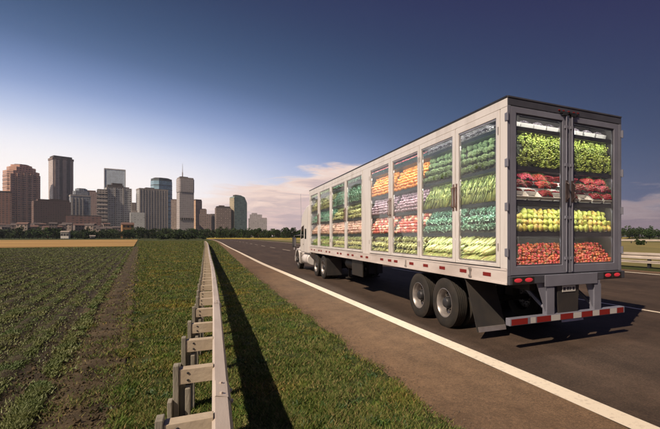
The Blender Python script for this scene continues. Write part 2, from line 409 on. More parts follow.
# ---- road
def asphalt(name, c1, c2, sc1):
    m, nt, b, out = newmat(name); L = nt.links.new
    g = nt.nodes.new('ShaderNodeNewGeometry')
    mp = nt.nodes.new('ShaderNodeMapping'); mp.inputs['Scale'].default_value = (1,.12,1); L(g.outputs['Position'], mp.inputs[0])
    def noise(v, s, d, r=.6):
        n = nt.nodes.new('ShaderNodeTexNoise'); n.inputs['Scale'].default_value = s; n.inputs['Detail'].default_value = d; n.inputs['Roughness'].default_value = r; L(v, n.inputs['Vector']); return n.outputs[0]
    def ramp(x, stops):
        r = nt.nodes.new('ShaderNodeValToRGB'); cr = r.color_ramp
        while len(cr.elements) < len(stops): cr.elements.new(.5)
        for e, (p, c) in zip(cr.elements, stops): e.position = p; e.color = c4(c)
        L(x, r.inputs[0]); return r.outputs[0]
    def mul(a, c):
        n = nt.nodes.new('ShaderNodeMix'); n.data_type = 'RGBA'; n.blend_type = 'MULTIPLY'; n.inputs[0].default_value = 1.0; L(a, n.inputs[6]); L(c, n.inputs[7]); return n.outputs[2]
    c = ramp(noise(mp.outputs[0], sc1, 5), [(.32,c1),(.68,c2)])
    c = mul(c, ramp(noise(g.outputs['Position'], 140, 3, .7), [(.3,(.55,.55,.55)),(.5,(1,1,1)),(.68,(1.65,1.6,1.5))]))
    c = mul(c, ramp(noise(g.outputs['Position'], 32, 5, .7), [(.34,(.72,.72,.73)),(.5,(1,1,1)),(.66,(1.3,1.28,1.25))]))
    c = mul(c, ramp(noise(g.outputs['Position'], 3.1, 7, .65), [(.36,(.84,.84,.84)),(.64,(1.14,1.13,1.12))]))
    c = mul(c, ramp(noise(g.outputs['Position'], .5, 6), [(.35,(.82,.82,.83)),(.65,(1.15,1.13,1.1))]))
    L(c, b.inputs['Base Color']); b.inputs['Roughness'].default_value = .82; b.inputs['Specular IOR Level'].default_value = .3
    bp = nt.nodes.new('ShaderNodeBump'); bp.inputs['Strength'].default_value = .5; bp.inputs['Distance'].default_value = .008
    L(noise(g.outputs['Position'], 90, 4, .7), bp.inputs['Height']); L(bp.outputs[0], b.inputs['Normal'])
    return m
M['asphalt'] = asphalt('asphalt', (.047,.034,.026), (.084,.060,.046), 1.1)
M['shoulder'] = asphalt('shoulder_gravel', (.126,.083,.051), (.178,.119,.075), 1.3)
M['marking'] = mat('road_paint',(.80,.72,.59),.7,0,(.50,.42,.33),17,.4,90,detail=12,lo=.54,hi=.84)
YS = list(np.arange(-22,12,.25))+list(np.arange(12,40,1.0))+list(np.arange(40,160,3.0))+list(np.arange(160,601,12.0))
def across(y, off): return white_x(y)-3.7+off
gridsheet('road', M['asphalt'], [[(white_x(y)-.20,y,.024),(across(y,8),y,.030),(across(y,14),y,.030),(across(y,20.3),y,.024)] for y in YS])
def jag(y): return edge_x(y)+.10*nz(y,0,.9,4)+.05*nz(y,0,3.3,6)
gridsheet('road_shoulder', M['shoulder'], [[(jag(y),y,.004),(jag(y)+.12,y,.015),(white_x(y)-.9+.05*nz(y,1,.7,2),y,.0195),(white_x(y)-.13+.03*nz(y,3,.8,9)+.02*nz(y,3,4,9),y,.0285)] for y in YS])
gridsheet('road_shoulder', M['shoulder'], [[(across(y,20.0),y,.029),(across(y,20.9),y,.02),(across(y,21.5)+.3*nz(y,5,.5,1),y,.003)] for y in YS])
gridsheet('edge_line', M['marking'], [[(white_x(y)-.135,y,.0345),(white_x(y)+.135,y,.0345)] for y in YS])
gridsheet('edge_line', M['marking'], [[(across(y,19.35),y,.036),(across(y,19.6),y,.036)] for y in YS])
for k in range(-1,16):
    y0 = 3.4+k*12.0
    if k > 6 : y0 = 3.4+k*12.0
    yy = [y0+5.6*i/6 for i in range(7)]
    gridsheet('lane_dash', M['marking'], [[(across(y,9.72),y,.038),(across(y,9.84),y,.038)] for y in yy])

# ---- grass blades and crop tufts (uncountable: one object each)
def blades(name, P, H, W, lean, mat_):
    n = len(P); a = RNG.uniform(0,2*PI,n); dx, dy = np.cos(a)*W, np.sin(a)*W
    la = RNG.uniform(0,2*PI,n); lx, ly = np.cos(la)*H*lean, np.sin(la)*H*lean
    V = np.zeros((n,3,3))
    V[:,0,0] = P[:,0]-dx; V[:,0,1] = P[:,1]-dy; V[:,0,2] = P[:,2]
    V[:,1,0] = P[:,0]+dx; V[:,1,1] = P[:,1]+dy; V[:,1,2] = P[:,2]
    V[:,2,0] = P[:,0]+lx; V[:,2,1] = P[:,1]+ly; V[:,2,2] = P[:,2]+H
    return raw_mesh(name, V.reshape(-1,3), np.arange(n*3).reshape(n,3), mat_)
def scatter_verge(n):
    out = []
    tries = 0
    while len(out) < n and tries < n*12:
        tries += 1
        Z = 2.6*math.exp(random.random()**1.15*4.1)        # depth 2.6 .. 157 m, denser near
        u = random.uniform(40,470); x, y = at(u,Z)
        s = x*FS[0]+y*FS[1]
        e = jag(y)
        edge_s = -.19+.14*nz(x,y,1.5,7)+.08*nz(x,y,5,7)
        if s < -1.0 or x > e+.05: continue
        if s < edge_s and random.random() > .14+.6*max(0,nz(x,y,1.9,17))+.6*math.exp((s-edge_s)/.07)-.10*min(1,(edge_s-s)/.3): continue
        if x > e-.22 and random.random() < .5: continue
        cl = nz(x,y,2.3,11)+.6*nz(x,y,7,12)
        if random.random() > .62+.9*cl: continue
        out.append((x,y,.03 if s < -.13 else .0,Z,cl))
    return np.array(out)
A = scatter_verge(230000)
Hh = (.020+.030*RNG.random(len(A))**1.5+.018*np.clip(A[:,4],-.3,1))*(1+A[:,3]*.009); Ww = (.0022+.0018*RNG.random(len(A)))*(1+A[:,3]*.17)
tag(blades('verge_grass', A[:,:3], np.maximum(Hh,.015), Ww, .9, M['blade']), 'short mown green grass with dry yellow patches on the road verge', 'grass', kind='stuff')
def scatter_field(n):
    out = []
    while sum(len(o) for o in out) < n:
        q = 200000
        Zc = 2.5*np.exp(RNG.random(q)**.85*3.6); U = RNG.uniform(-70,225,q); Xc = (U-PX)/FOC*Zc
        X = Xc*CS+Zc*SN; Y = -Xc*SN+Zc*CS; s = X*FS[0]+Y*FS[1]; t = X*FD[0]+Y*FD[1]
        ph = (s/ROW+.5) % 1.0-.5                                   # 0 on a ridge crest
        w = np.exp(-(ph/.155)**2)+.025
        ok = (s < -.72) & (t < 83) & (RNG.random(q) < w)
        X, Y, s, t, Zc, ph = (v[ok] for v in (X,Y,s,t,Zc,ph))
        g = np.array([mnoise.noise(Vector((a*1.1,b_*.8,21)))+.6*mnoise.noise(Vector((a*4.3,b_*3.1,2))) for a,b_ in zip(s,t)])
        edge = np.clip((s+1.9)/1.2,0,1)*.9
        keep = RNG.random(len(g)) < np.clip(1.0+1.0*g-edge,0,1)
        out.append(np.stack([X,Y,.05+.02*np.cos(ph*6.28),Zc],-1)[keep])
    return np.concatenate(out)[:n]
C = scatter_field(480000)
tag(blades('crop_seedlings', C[:,:3], (.014+.032*RNG.random(len(C))**1.4)*(1+C[:,3]*.008), (.0028+.0028*RNG.random(len(C)))*(1+C[:,3]*.19), .9, M['crop']), 'low dark green seedlings in long rows across the ploughed field', 'crop', kind='stuff')
# broad-leaved weeds dotted in the turf
Wd = []
for i in range(260):
    Z = 2.8*math.exp(random.random()*2.0); u = random.uniform(60,450); x, y = at(u,Z); s = x*FS[0]+y*FS[1]
    if s < -1.0 or x > jag(y)-.1: continue
    if nz(x,y,.8,31) < -.05: continue
    for q in range(40): 
        r_, a_ = random.random()**.6*.10, random.random()*2*PI
        Wd.append((x+r_*math.cos(a_), y+r_*math.sin(a_), .004))
Wd = np.array(Wd)
M['weed'] = mat('weed_leaf',(.032,.085,.022),.55,0,(.06,.12,.03),3)
tag(blades('weeds', Wd, .022+.030*RNG.random(len(Wd)), .006+.006*RNG.random(len(Wd)), 1.0, M['weed']), 'broad leaved bright green weeds scattered through the verge', 'weeds', kind='stuff')

# clods and small stones loose on the track and between the crop rows
Vc, Fc = [], []
iv, if_ = ICO[1]; iv = np.array(iv); if_ = np.array(if_)
for k in range(5200):
    Zc = 2.6*math.exp(random.random()*2.1); u = random.uniform(-40,150); x, y = at(u,Zc); s = x*FS[0]+y*FS[1]
    if s > -.2 or (s < -1.3 and random.random() < .55): continue
    r = random.choice((.006,.008,.010,.013,.018))*random.uniform(.7,1.2); sc_ = RNG.uniform(.6,1.3,3)*r
    Vc.append(iv*(1+.25*RNG.normal(size=(len(iv),1)))*sc_+np.array([x,y,.03+.02*random.random()])); Fc.append(if_+len(iv)*(len(Vc)-1))
co = raw_mesh('soil_clods', np.concatenate(Vc), np.concatenate(Fc), M['trackdirt']); tag(co,'brown earth clods lying on the farm track and in the furrows','soil clods',kind='stuff')
# pebbles and grit along the crumbling road edge
Vc, Fc = [], []
for k in range(3800):
    Zc = 2.8*math.exp(random.random()*2.3); y = random.uniform(2.5,26); x = jag(y)+abs(random.gauss(0,.16))-.05
    r = random.choice((.003,.004,.006,.009))*random.uniform(.7,1.3); sc_ = RNG.uniform(.6,1.2,3)*r
    Vc.append(iv*(1+.18*RNG.normal(size=(len(iv),1)))*sc_+np.array([x,y,.019])); Fc.append(if_+len(iv)*(len(Vc)-1))
co = raw_mesh('grit', np.concatenate(Vc), np.concatenate(Fc), M['gritstone']); tag(co,'brown grit scattered along the ragged edge of the road shoulder','grit',kind='stuff')

# ---- the evening air between here and the city
hz = MB(); hz.box(-1150,1150,-230,1250,-1.0,178)
mh = bpy.data.materials.new('haze_air'); mh.use_nodes = True; nt_ = mh.node_tree; nt_.nodes.clear()
pv = nt_.nodes.new('ShaderNodeVolumePrincipled'); pv.inputs['Color'].default_value = (.70,.80,1.0,1); pv.inputs['Density'].default_value = .00011; pv.inputs['Anisotropy'].default_value = 0
om = nt_.nodes.new('ShaderNodeOutputMaterial'); nt_.links.new(pv.outputs[0], om.inputs['Volume'])
tag(hz.build('haze', mh), 'thin evening haze lying over the fields and the city', 'haze', kind='stuff')
# ================================================================== GUARDRAILS
M['galv'] = mat('guardrail_beam_paint',(.66,.59,.53),.5,.1,(.47,.40,.34),1.6,.08,30,detail=9,aniso=(3,.6,3),lo=.40,hi=.85)
M['post'] = mat('weathered_post',(.23,.22,.18),.8,.1,(.34,.32,.27),5,.3,30,aniso=(3,3,.6),lo=.3,hi=.7)
M['timber'] = mat('spacer_paint',(.50,.43,.33),.75,0,(.36,.29,.21),4,.25,22,detail=8,lo=.40,hi=.85)
gr = empty('guardrail', (rail_x(4),4,0), 'long weathered guardrail of a pale beam on grey posts running through the near verge', 'guardrail')
# beam: W profile swept along the curve (x offset from the back face, z)
prof = [(-.015,.735),(.004,.752),(.085,.735),(.105,.70),(.105,.655),(.045,.60),(.030,.575),(.030,.555),(.045,.53),(.105,.475),(.105,.43),(.085,.395),(.004,.375),(-.015,.39)]
back = [(x-.012 if i not in (0,13) else x, z) for i,(x,z) in enumerate(prof)]
loop = prof+[(-.004,.40),(.07,.415),(.09,.44),(.09,.468),(.03,.522),(.015,.55),(.015,.58),(.03,.61),(.09,.662),(.09,.692),(.07,.718),(-.004,.728)]
m = MB(); ys = list(np.arange(-4,30,.54))+list(np.arange(30,101,2.0)); n = len(loop)
m.add([(rail_x(y)+x,y,z) for y in ys for x,z in loop], [(j*n+i,j*n+(i+1)%n,(j+1)*n+(i+1)%n,(j+1)*n+i) for j in range(len(ys)-1) for i in range(n)])
m.add([(rail_x(ys[0])+x,ys[0],z) for x,z in loop],[tuple(range(n))])
m.build('beam', M['galv'], gr, smooth=True)
STEP = 1.08
for k in range(92):
    y = 1.70+k*STEP; x = rail_x(y); j = random.gauss(0,.008); dz = random.gauss(0,.012)
    p = MB(); tz = .775+dz
    p.box(x-.315+j,x-.272+j,y-.06,y+.04,0,tz)                     # outer flange, reaching the block top
    p.box(x-.272+j,x-.226+j,y-.004,y+.012,0,tz-.06)                  # web
    p.box(x-.226+j,x-.188+j,y-.058,y+.038,0,tz-.20)                 # inner flange under the block
    p.box(x-.350+j,x-.316+j,y-.12,y-.02,0,tz-.27)                   # shorter sleeve plate beside it
    p.build('post', M['post'], gr, bevel=.006)
    b = MB(); b.box(x-.271+j,x-.006,y-.05,y+.05,.612+dz,.738+dz)
    for zz in (.645,.705): b.tube([(x-.20,y-.058,zz+dz),(x-.20,y-.0505,zz+dz)],.011,6,1)
    b.build('spacer_block', [M['timber'],M['greydark']], gr, bevel=.006)
for y0 in np.arange(3.1,60,4.32):
    m = MB(); yy = [y0,y0+.16,y0+.34]; lp = [(x+(.0045 if i < 14 else 0),z+(.0045 if i in (1,0) else 0)) for i,(x,z) in enumerate(prof)]
    k = len(lp); m.add([(rail_x(y)+x,y,z) for y in yy for x,z in lp],[(j*k+i,j*k+i+1,(j+1)*k+i+1,(j+1)*k+i) for j in range(2) for i in range(k-1)])
    for y in (y0+.06,y0+.28):
        for x,z in ((.112,.68),(.112,.45)): m.tube([(rail_x(y)+x-.006,y,z),(rail_x(y)+x+.012,y,z)],.014,6)
        m.tube([(rail_x(y)+.045,y,.742),(rail_x(y)+.047,y,.760)],.013,6)
    m.build('lap_joint', M['galv'], gr, fix=False)
# the far guardrail across the carriageway and a second one behind the meadow
def far_rail(label, xf, y0, y1, step, zs):
    g = empty('guardrail', (xf(y0),y0,0), label, 'guardrail')
    for (z0,z1) in zs:
        h = z1-z0; lp = [(-.10,z0+.02),(-.03,z0),(-.10,z0+h*.25),(-.03,z0+h*.5),(-.10,z0+h*.75),(-.03,z1),(-.10,z1+.0)]
        lp = [(.0,z1-.01),(-.035,z1),(-.10,z1-.07*h),(-.10,z1-.33*h),(-.04,z1-.46*h),(-.04,z1-.54*h),(-.10,z0+.33*h),(-.10,z0+.07*h),(-.035,z0),(0,z0+.01)]
        m = MB(); n = len(lp); yy = list(np.arange(y0,y1+.1,3.0))
        m.add([(xf(y)+a,y,z) for y in yy for a,z in lp], [(j*n+i,j*n+(i+1)%n,(j+1)*n+(i+1)%n,(j+1)*n+i) for j in range(len(yy)-1) for i in range(n)])
        m.add([(xf(y0)+a,y0,z) for a,z in lp],[tuple(range(n))]); m.build('beam', M['galv'], g, smooth=True)
    for k in range(int((y1-y0)/step)):
        y = y0+1+k*step; m = MB(); m.box(xf(y)+.005,xf(y)+.16,y-.08,y+.08,0,zs[0][1]-.04); m.box(xf(y)-.035,xf(y)+.004,y-.07,y+.07,zs[0][0]+.03,zs[0][1]-.06); m.build('post', M['greydark'], g, bevel=.006)
far_rail('double beam guardrail beyond the far edge of the road, dark posts standing in dry grass', lambda y: across(y,23.2), -6, 60, 4.0, [(.52,.90),(.28,.44)])
far_rail('distant guardrail beyond the dry meadow, seen as one thin pale line', lambda y: 98.0, 20, 110, 4.0, [(.55,1.05)])

# ================================================================== SEMI TRAILER
XL, XR, Y0, Y1, ZB, ZT = 4.20, 6.87, 5.04, 19.75, 1.10, 4.10
tr = empty('semi_trailer', (5.53,Y0,0), 'long pale semi trailer with glass doors showing shelves of fruit and vegetables', 'trailer')
W = M['white']
# --- body shell
m = MB(); m.box(XL+.01,XR-.01,Y0+.02,Y1,1.235,1.365); m.build('floor', M['greydark'], tr)
m = MB(); m.box(XL+.004,XR-.004,Y0+.01,Y1-.004,4.055,4.095); m.box(XL-.006,XL+.05,Y0,Y1,4.080,4.118); m.box(XR-.05,XR+.006,Y0,Y1,4.080,4.118); m.build('roof', M['greydark'], tr, bevel=.006)
m = MB(); m.box(XL,XL+.06,Y0+.0,Y1,3.945,4.078); m.build('top_rail', W, tr, bevel=.006)
# bottom side rail with a rolled lip, seams and rivets
m = MB(); m.box(XL-.004,XL+.06,Y0+.002,Y1,1.13,1.352); m.box(XL-.016,XL+.03,Y0+.002,Y1,ZB,1.129); m.box(XL-.012,XL-.004,Y0+.002,Y1,1.325,1.350)
for y in np.arange(Y0+.15,Y1,.30): m.box(XL-.007,XL-.004,y-.006,y+.006,1.145,1.157); m.box(XL-.007,XL-.004,y-.006,y+.006,1.300,1.312)
for y in np.arange(Y0+1.22,Y1,1.22): m.box(XL-.0065,XL-.004,y-.02,y+.02,1.131,1.324)
m.build('side_rail', M['whitesill'], tr)
for y in [5.56,6.28,6.42+.62,7.75,8.45,9.35,9.75,10.3,11.5,12.0,12.9,13.4,14.3,14.7,15.9,16.4,17.3,17.7,18.6,19.2]:
    m = MB(); m.box(XL-.0085,XL-.0045,y-.11,y+.11,1.20,1.262); m.build('reflector', M['refl_red'], tr)
m = MB(); m.box(XL-.02,XL-.0045,6.02,6.06,1.16,1.30); m.box(XL-.03,XL-.02,6.0,6.08,1.14,1.18); m.box(XL-.03,XL-.02,6.0,6.08,1.27,1.31); m.build('latch', M['alu'], tr)
m = MB(); m.box(XL-.02,XL-.0045,8.72,8.76,1.16,1.30); m.box(XL-.03,XL-.02,8.70,8.78,1.14,1.18); m.build('latch', M['alu'], tr)
m = MB(); m.box(XL,XL+.09,Y0+.003,5.215,1.353,3.944); m.build('corner_post', W, tr, bevel=.012)
for z in (1.62,2.35,3.05,3.78):
    m = MB(); m.box(XL-.013,XL+.02,Y0-.022,Y0+.05,z-.06,z+.06); m.tube([(XL-.008,Y0-.022,z-.07),(XL-.008,Y0-.022,z+.07)],.014,8); m.build('hinge', M['greyblue'], tr)
    m = MB(); m.box(XR-.02,XR+.013,Y0-.022,Y0+.05,z-.06,z+.06); m.tube([(XR+.012,Y0-.022,z-.07),(XR+.012,Y0-.022,z+.07)],.018,8); m.build('hinge', M['greyblue'], tr)
m = MB(); m.box(XL+.004,XR-.004,Y1-.05,Y1,1.366,4.054); m.build('front_wall', W, tr, bevel=.01)
m = MB(); m.box(XR-.05,XR,Y0+.12,Y1-.052,ZB,4.079)
for y in np.arange(Y0+.7,Y1-.3,.61): m.box(XR,XR+.006,y-.03,y+.03,1.2,3.98)
m.build('side_wall', W, tr)
m = MB(); m.box(XL,XL+.05,11.30,11.90,1.353,3.944); m.build('side_panel', W, tr, bevel=.006)
m = MB(); m.box(XL,XL+.05,19.52,Y1-.052,1.353,3.944); m.build('side_panel', W, tr, bevel=.006)
# --- side doors: frame with pane, gasket, handle
BAYS = [(5.31,6.44),(6.65,7.95),(8.14,9.56),(9.83,11.19),(11.99,13.58),(13.82,15.57),(15.88,17.58),(17.95,19.41)]
DOORS = [(5.22,6.54),(6.555,8.04),(8.055,9.69),(9.705,11.285),(11.915,13.695),(13.71,15.715),(15.73,17.76),(17.775,19.505)]
GZ0, GZ1 = 1.43, 3.82
def frame_loop(m, a0,a1,b0,b1, A0,A1,B0,B1, mk):
    """ring between outer (a,b) and inner (A,B) rectangles; mk(a,b,front) -> point"""
    o = [(a0,b0),(a1,b0),(a1,b1),(a0,b1)]; i = [(A0,B0),(A1,B0),(A1,B1),(A0,B1)]
    vs = [mk(*p,0) for p in o]+[mk(*p,0) for p in i]+[mk(*p,1) for p in o]+[mk(*p,1) for p in i]
    fs = []
    for k in range(4):
        n = (k+1)%4
        fs += [(k,n,4+n,4+k),(8+k,8+n,12+n,12+k),(k,n,8+n,8+k),(4+k,4+n,12+n,12+k)]
    m.add(vs, fs)
for i, ((g0,g1),(d0,d1)) in enumerate(zip(BAYS,DOORS)):
    m = MB(); frame_loop(m, d0+.006,d1-.006,1.372,3.936, g0,g1,GZ0,GZ1, lambda a,b,f: (XL-.010+.055*f, a, b))
    d = m.build('side_door', W, tr, bevel=.008)
    m = MB(); frame_loop(m, g0-.001,g1+.001,GZ0-.001,GZ1+.001, g0+.028,g1-.028,GZ0+.028,GZ1-.028, lambda a,b,f: (XL+.006+.03*f, a, b)); m.build('gasket', M['alu'], d)
    m = MB(); m.box(XL+.018,XL+.0225,g0+.020,g1-.020,GZ0+.020,GZ1-.020); m.build('pane', M['panegl'], d)
    hy = d1-.045 if i%2 == 0 else d0+.045
    m = MB(); m.tube([(XL-.011,hy,2.42),(XL-.055,hy,2.44),(XL-.055,hy,2.80),(XL-.011,hy,2.82)],.016,8); m.box(XL-.016,XL-.0101,hy-.026,hy+.026,2.36,2.88); m.build('handle', M['latchbrown'] if 'latchbrown' in M else M['greydark'], d)
    hy = d0+.03 if i%2 == 0 else d1-.03
    for z in (1.7,3.6): m = MB(); m.tube([(XL-.014,hy,z-.06),(XL-.014,hy,z+.06)],.011,8); m.build('hinge', M['alu'], d)
# --- rear frame and doors
G = M['greyblue']
m = MB(); m.box(XL+.002,XR-.002,Y0-.012,Y0+.09,3.965,4.076); m.box(XL-.002,XR+.002,Y0-.02,Y0+.05,4.080,4.112); m.build('rear_header', M['rearmid'], tr, bevel=.006)
m = MB(); m.box(XL-.002,XL+.062,Y0-.010,Y0+.0025,1.24,3.963); m.box(XR-.062,XR+.002,Y0-.010,Y0+.11,1.24,3.963); m.build('rear_frame', G, tr, bevel=.004)
for x in (5.30,5.40,5.52,5.64,5.74): m = MB(); m.ball((x,Y0-.018,4.02),.02,1,0,(1.5,.6,.8)); m.build('marker_light', M['refl_red'], tr, smooth=True)
for x in (5.42,5.62): m = MB(); m.box(x-.11,x+.11,Y0-.035,Y0-.0125,3.975,4.005); m.box(x-.05,x+.05,Y0-.045,Y0-.0125,3.94,3.975); m.build('latch', M['greydark'], tr)
for x0,x1,gx0,gx1 in ((XL+.066,5.513,4.375,5.385),(5.527,XR-.066,5.655,6.675)):
    m = MB(); frame_loop(m, x0,x1,1.245,3.955, gx0,gx1,1.39,3.855, lambda a,b,f: (a, Y0-.008+.06*f, b)); d = m.build('rear_door', G, tr, bevel=.008)
    m = MB(); frame_loop(m, gx0-.001,gx1+.001,1.389,3.856, gx0+.022,gx1-.022,1.412,3.833, lambda a,b,f: (a, Y0+.008+.03*f, b)); m.build('gasket', M['rearmid'], d)
    m = MB(); m.box(gx0+.015,gx1-.015,Y0+.018,Y0+.0225,1.405,3.84); m.build('pane', M['glass'], d)
    hx = x1-.06 if x0 < 5 else x0+.06
    m = MB(); m.tube([(hx,Y0-.030,1.27),(hx,Y0-.030,3.93)],.013,8)
    for z in (1.5,2.2,3.1,3.75): m.box(hx-.03,hx+.03,Y0-.036,Y0-.0085,z-.025,z+.025)
    m.build('lock_rod', G, d, smooth=True)
    m = MB(); m.box(hx-.028,hx+.028,Y0-.046,Y0-.0305,2.46,2.83); m.tube([(hx,Y0-.046,2.50),(hx,Y0-.085,2.53),(hx,Y0-.085,2.76),(hx,Y0-.046,2.79)],.012,8); m.build('handle', M['latchdark'], d)
# --- lamp bar, lamps, under-ride guard
m = MB(); m.box(XL+.0,XR+.03,Y0-.06,Y0+.06,1.10,1.236); m.build('lamp_bar', M['rearmid'], tr, bevel=.012)
m = MB(); m.box(4.92,6.16,Y0-.075,Y0-.0605,1.04,1.232); m.build('bumper_plate', G, tr, bevel=.006)
for x in (4.365,4.585,6.44,6.68):
    m = MB(); m.ball((x,Y0-.064,1.172),.08,2,0,(1.05,.2,.44)); l = m.build('tail_lamp', M['lamp_red'], tr, smooth=True)
    m = MB(); m.box(x-.115,x+.115,Y0-.0655,Y0-.0605,1.115,1.225); m.build('bezel', M['black'], l, bevel=.004)
for v in (0,): pass
for x in (5.06,6.18):
    m = MB(); m.box(x-.07,x+.07,Y0-.055,Y0+.055,.57,1.099); m.box(x-.085,x+.085,Y0-.06,Y0-.0555,.57,1.03)
    sgn = -1
    m.prism([(x-.07,1.098),(x-.26,1.098),(x-.07,.62)] if True else [], 'y', Y0-.02, Y0+.0)
    m.tube([(x,Y0+.05,.64),(x,Y0+.75,1.09)],.035,6)
    m.build('guard_leg', G, tr, bevel=.006)
m = MB(); m.box(XL-.0,XR+.02,Y0-.065,Y0+.045,.455,.575); bar = m.build('underride_bar', G, tr, bevel=.01)
segs = [(.0,.125,'r'),(.15,.19,'w'),(.20,.315,'r'),(.32,.395,'w'),(.40,.51,'r'),(.515,.585,'w'),(.59,.69,'r'),(.695,.755,'w'),(.76,.86,'r'),(.865,.93,'w'),(.935,1.0,'r')]
for a,b,c in segs:
    x0, x1 = XL+.03+a*(XR-XL-.05), XL+.03+b*(XR-XL-.05)
    m = MB(); m.box(x0,x1,Y0-.0685,Y0-.0655,.468,.562); m.build('reflector', M['refl_red'] if c == 'r' else M['refl_white'], bar)
# licence plate on a dark hanging flap between the legs
m = MB(); m.prism([(5.24,1.038),(5.75,1.038),(5.72,.55),(5.26,.55)],'y',Y0-.03,Y0-.012); m.build('centre_flap', M['flap'], tr, bevel=.004)
m = MB(); m.box(5.345,5.655,Y0-.040,Y0-.0305,.925,1.035); pl = m.build('license_plate', M['plate'], tr, bevel=.004)
m = MB()
for (a,b,c,d_) in [(.018,.075,.03,.08),(.105,.130,.03,.08),(.140,.160,.03,.08),(.105,.160,.068,.08),(.175,.200,.03,.08),(.175,.225,.05,.062),(.24,.285,.03,.08)]:
    m.box(5.345+a,5.345+b,Y0-.0420,Y0-.0403,.925+c,.925+d_)
m.build('plate_lettering', M['ink'], pl)
# --- running gear
m = MB()
for x in (5.05,6.0): m.box(x-.06,x+.06,5.4,10.2,.92,1.09); m.box(x-.05,x+.05,10.2,19.4,1.0,1.10)
for y in np.arange(5.3,19.6,.42): m.box(XL+.06,XR-.06,y-.03,y+.03,1.11,1.234)
m.build('chassis_frame', M['black'], tr)
def tyre_mesh(c, r=.505, w=.27, side=-1, n=48):
    """lathe about x; outer face towards side"""
    m = MB(); h = w/2
    pr = [(.285,-h*.80),(.30,-h*.95),(.36,-h*1.02),(.43,-h),(r-.035,-h*.93),(r-.008,-h*.80)]
    for k in range(5):
        a = -h*.80+1.6*h*(k/5); pr += [(r,a+.004),(r,a+1.6*h/5-.018),(r-.014,a+1.6*h/5-.014),(r-.014,a+1.6*h/5-.002)]
    pr += [(r-.008,h*.80),(r-.035,h*.93),(.43,h),(.36,h*1.02),(.30,h*.95),(.285,h*.8)]
    vs=[];
    m.lathe(pr, c, 'x', n); m.f = m.f[:-2]; m.m = m.m[:-2]
    return m
def rim_mesh(c, w=.27, side=-1, deep=True, n=40):
    m = MB(); h = w/2; s = side
    pr = [(.292,h*.86),(.300,h*.92),(.290,h*.95),(.268,h*.80),(.255,h*.2),(.245,h*-.15),(.215,h*-.25),(.190,h*-.12),(.175,h*-.05),(.120,h*-.02),(.112,h*.0)] if deep else [(.292,h*.86),(.300,h*.92),(.290,h*.95),(.268,h*.80),(.25,h*.55),(.21,h*.72),(.17,h*.80),(.12,h*.82),(.112,h*.84)]
    m.lathe([(r, s*a) for r,a in pr], c, 'x', n); m.f = m.f[:-2]; m.m = m.m[:-2]
    return m
def wheel(parent, x, y, side=-1, deep=True, r=.505, zc=None, hubcol='greydark'):
    z = r if zc is None else zc; c = (x,y,z+.012); h = .135*side
    wv = tyre_mesh(c, r).build('wheel', M['rubber'], parent, smooth=True)
    rim_mesh(c, side=side, deep=deep).build('rim', M['rimalu'], wv, smooth=True)
    m = MB(); d0 = -.2 if deep else .78
    m.lathe([(.118,h*(d0+.15)),(.112,h*(d0+.75)),(.098,h*(d0+.95)),(.085,h*(d0+1.05)),(.04,h*(d0+1.1)),(.001,h*(d0+1.1))], c,'x',24); m.build('hub', M[hubcol], wv, smooth=True)
    m = MB()
    for k in range(10):
        w = 2*PI*k/10; rr = .148; p = (c[0],c[1]+rr*math.cos(w),c[2]+rr*math.sin(w)); m.lathe([(.017,h*(d0-.0)),(.017,h*(d0+.42)),(.008,h*(d0+.48))], p,'x',6)
    for k in range(10):
        w = 2*PI*(k+.5)/10; rr = .212; p = (c[0],c[1]+rr*math.cos(w),c[2]+rr*math.sin(w)); m.lathe([(.024,h*(d0-.02 if deep else .70)),(.024,h*(d0+.08 if deep else .80))], p,'x',10)
    m.build('wheel_nut', M['black'], wv)
    return wv
M['rimalu'] = mat('wheel_aluminium',(.44,.42,.42),.4,.6,(.30,.28,.27),6,.04,50)
for y in (7.03,8.17):
    wheel(tr, XL+.16, y, -1, True); wheel(tr, XL+.49, y, -1, True); wheel(tr, XR-.16, y, 1, True); wheel(tr, XR-.49, y, 1, True)
    m = MB(); m.tube([(XL+.3,y,.517),(XR-.3,y,.517)],.065,12); m.box(4.95,5.15,y-.12,y+.12,.58,.90); m.box(5.9,6.1,y-.12,y+.12,.58,.90); m.build('axle', M['black'], tr)
for x0,x1 in ((XL+.02,XL+.66),(XR-.66,XR-.02)):
    m = MB(); yb, yt = 5.86, 6.24
    vs = [(x0,yt,1.09),(x1,yt,1.09),(x1,(yt+yb)/2-.02,.6),(x1,yb,.17),(x0,yb,.17),(x0,(yt+yb)/2-.02,.6)]
    m.add(vs+[(a,b+.014,c) for a,b,c in vs], [(0,1,2,5),(5,2,3,4),(6,7,8,11),(11,8,9,10),(0,1,7,6),(1,2,8,7),(2,3,9,8),(3,4,10,9),(4,5,11,10),(5,0,6,11)])
    f = m.build('mud_flap', M['flap'], tr)
    m = MB(); m.prism([(yb-.012,.165),(yb+.03,.165),(yb+.055,.25),(yb+.012,.25)],'x',x0+.03,x1-.01); m.build('weight_bar', M['alu'], f)
    m = MB(); m.tube([((x0),yt+.02,1.075),(x1,yt+.02,1.075)],.02,8); m.build('bracket', M['black'], f)
for x in (4.95,6.1):
    m = MB(); m.box(x-.06,x+.06,15.55,15.67,.55,1.1); m.box(x-.045,x+.045,15.565,15.655,.22,.55); m.box(x-.13,x+.13,15.48,15.74,.17,.22); m.tube([(x,15.7,.62),(x+(.3 if x<5.5 else -.3),16.3,1.08)],.03,6); m.build('landing_gear', M['black'], tr, bevel=.006)
m = MB(); m.tube([(XL+.45,13.6,.86),(XL+.45,14.6,.86)],.2,20); m.build('air_tank', M['black'], tr, smooth=True)
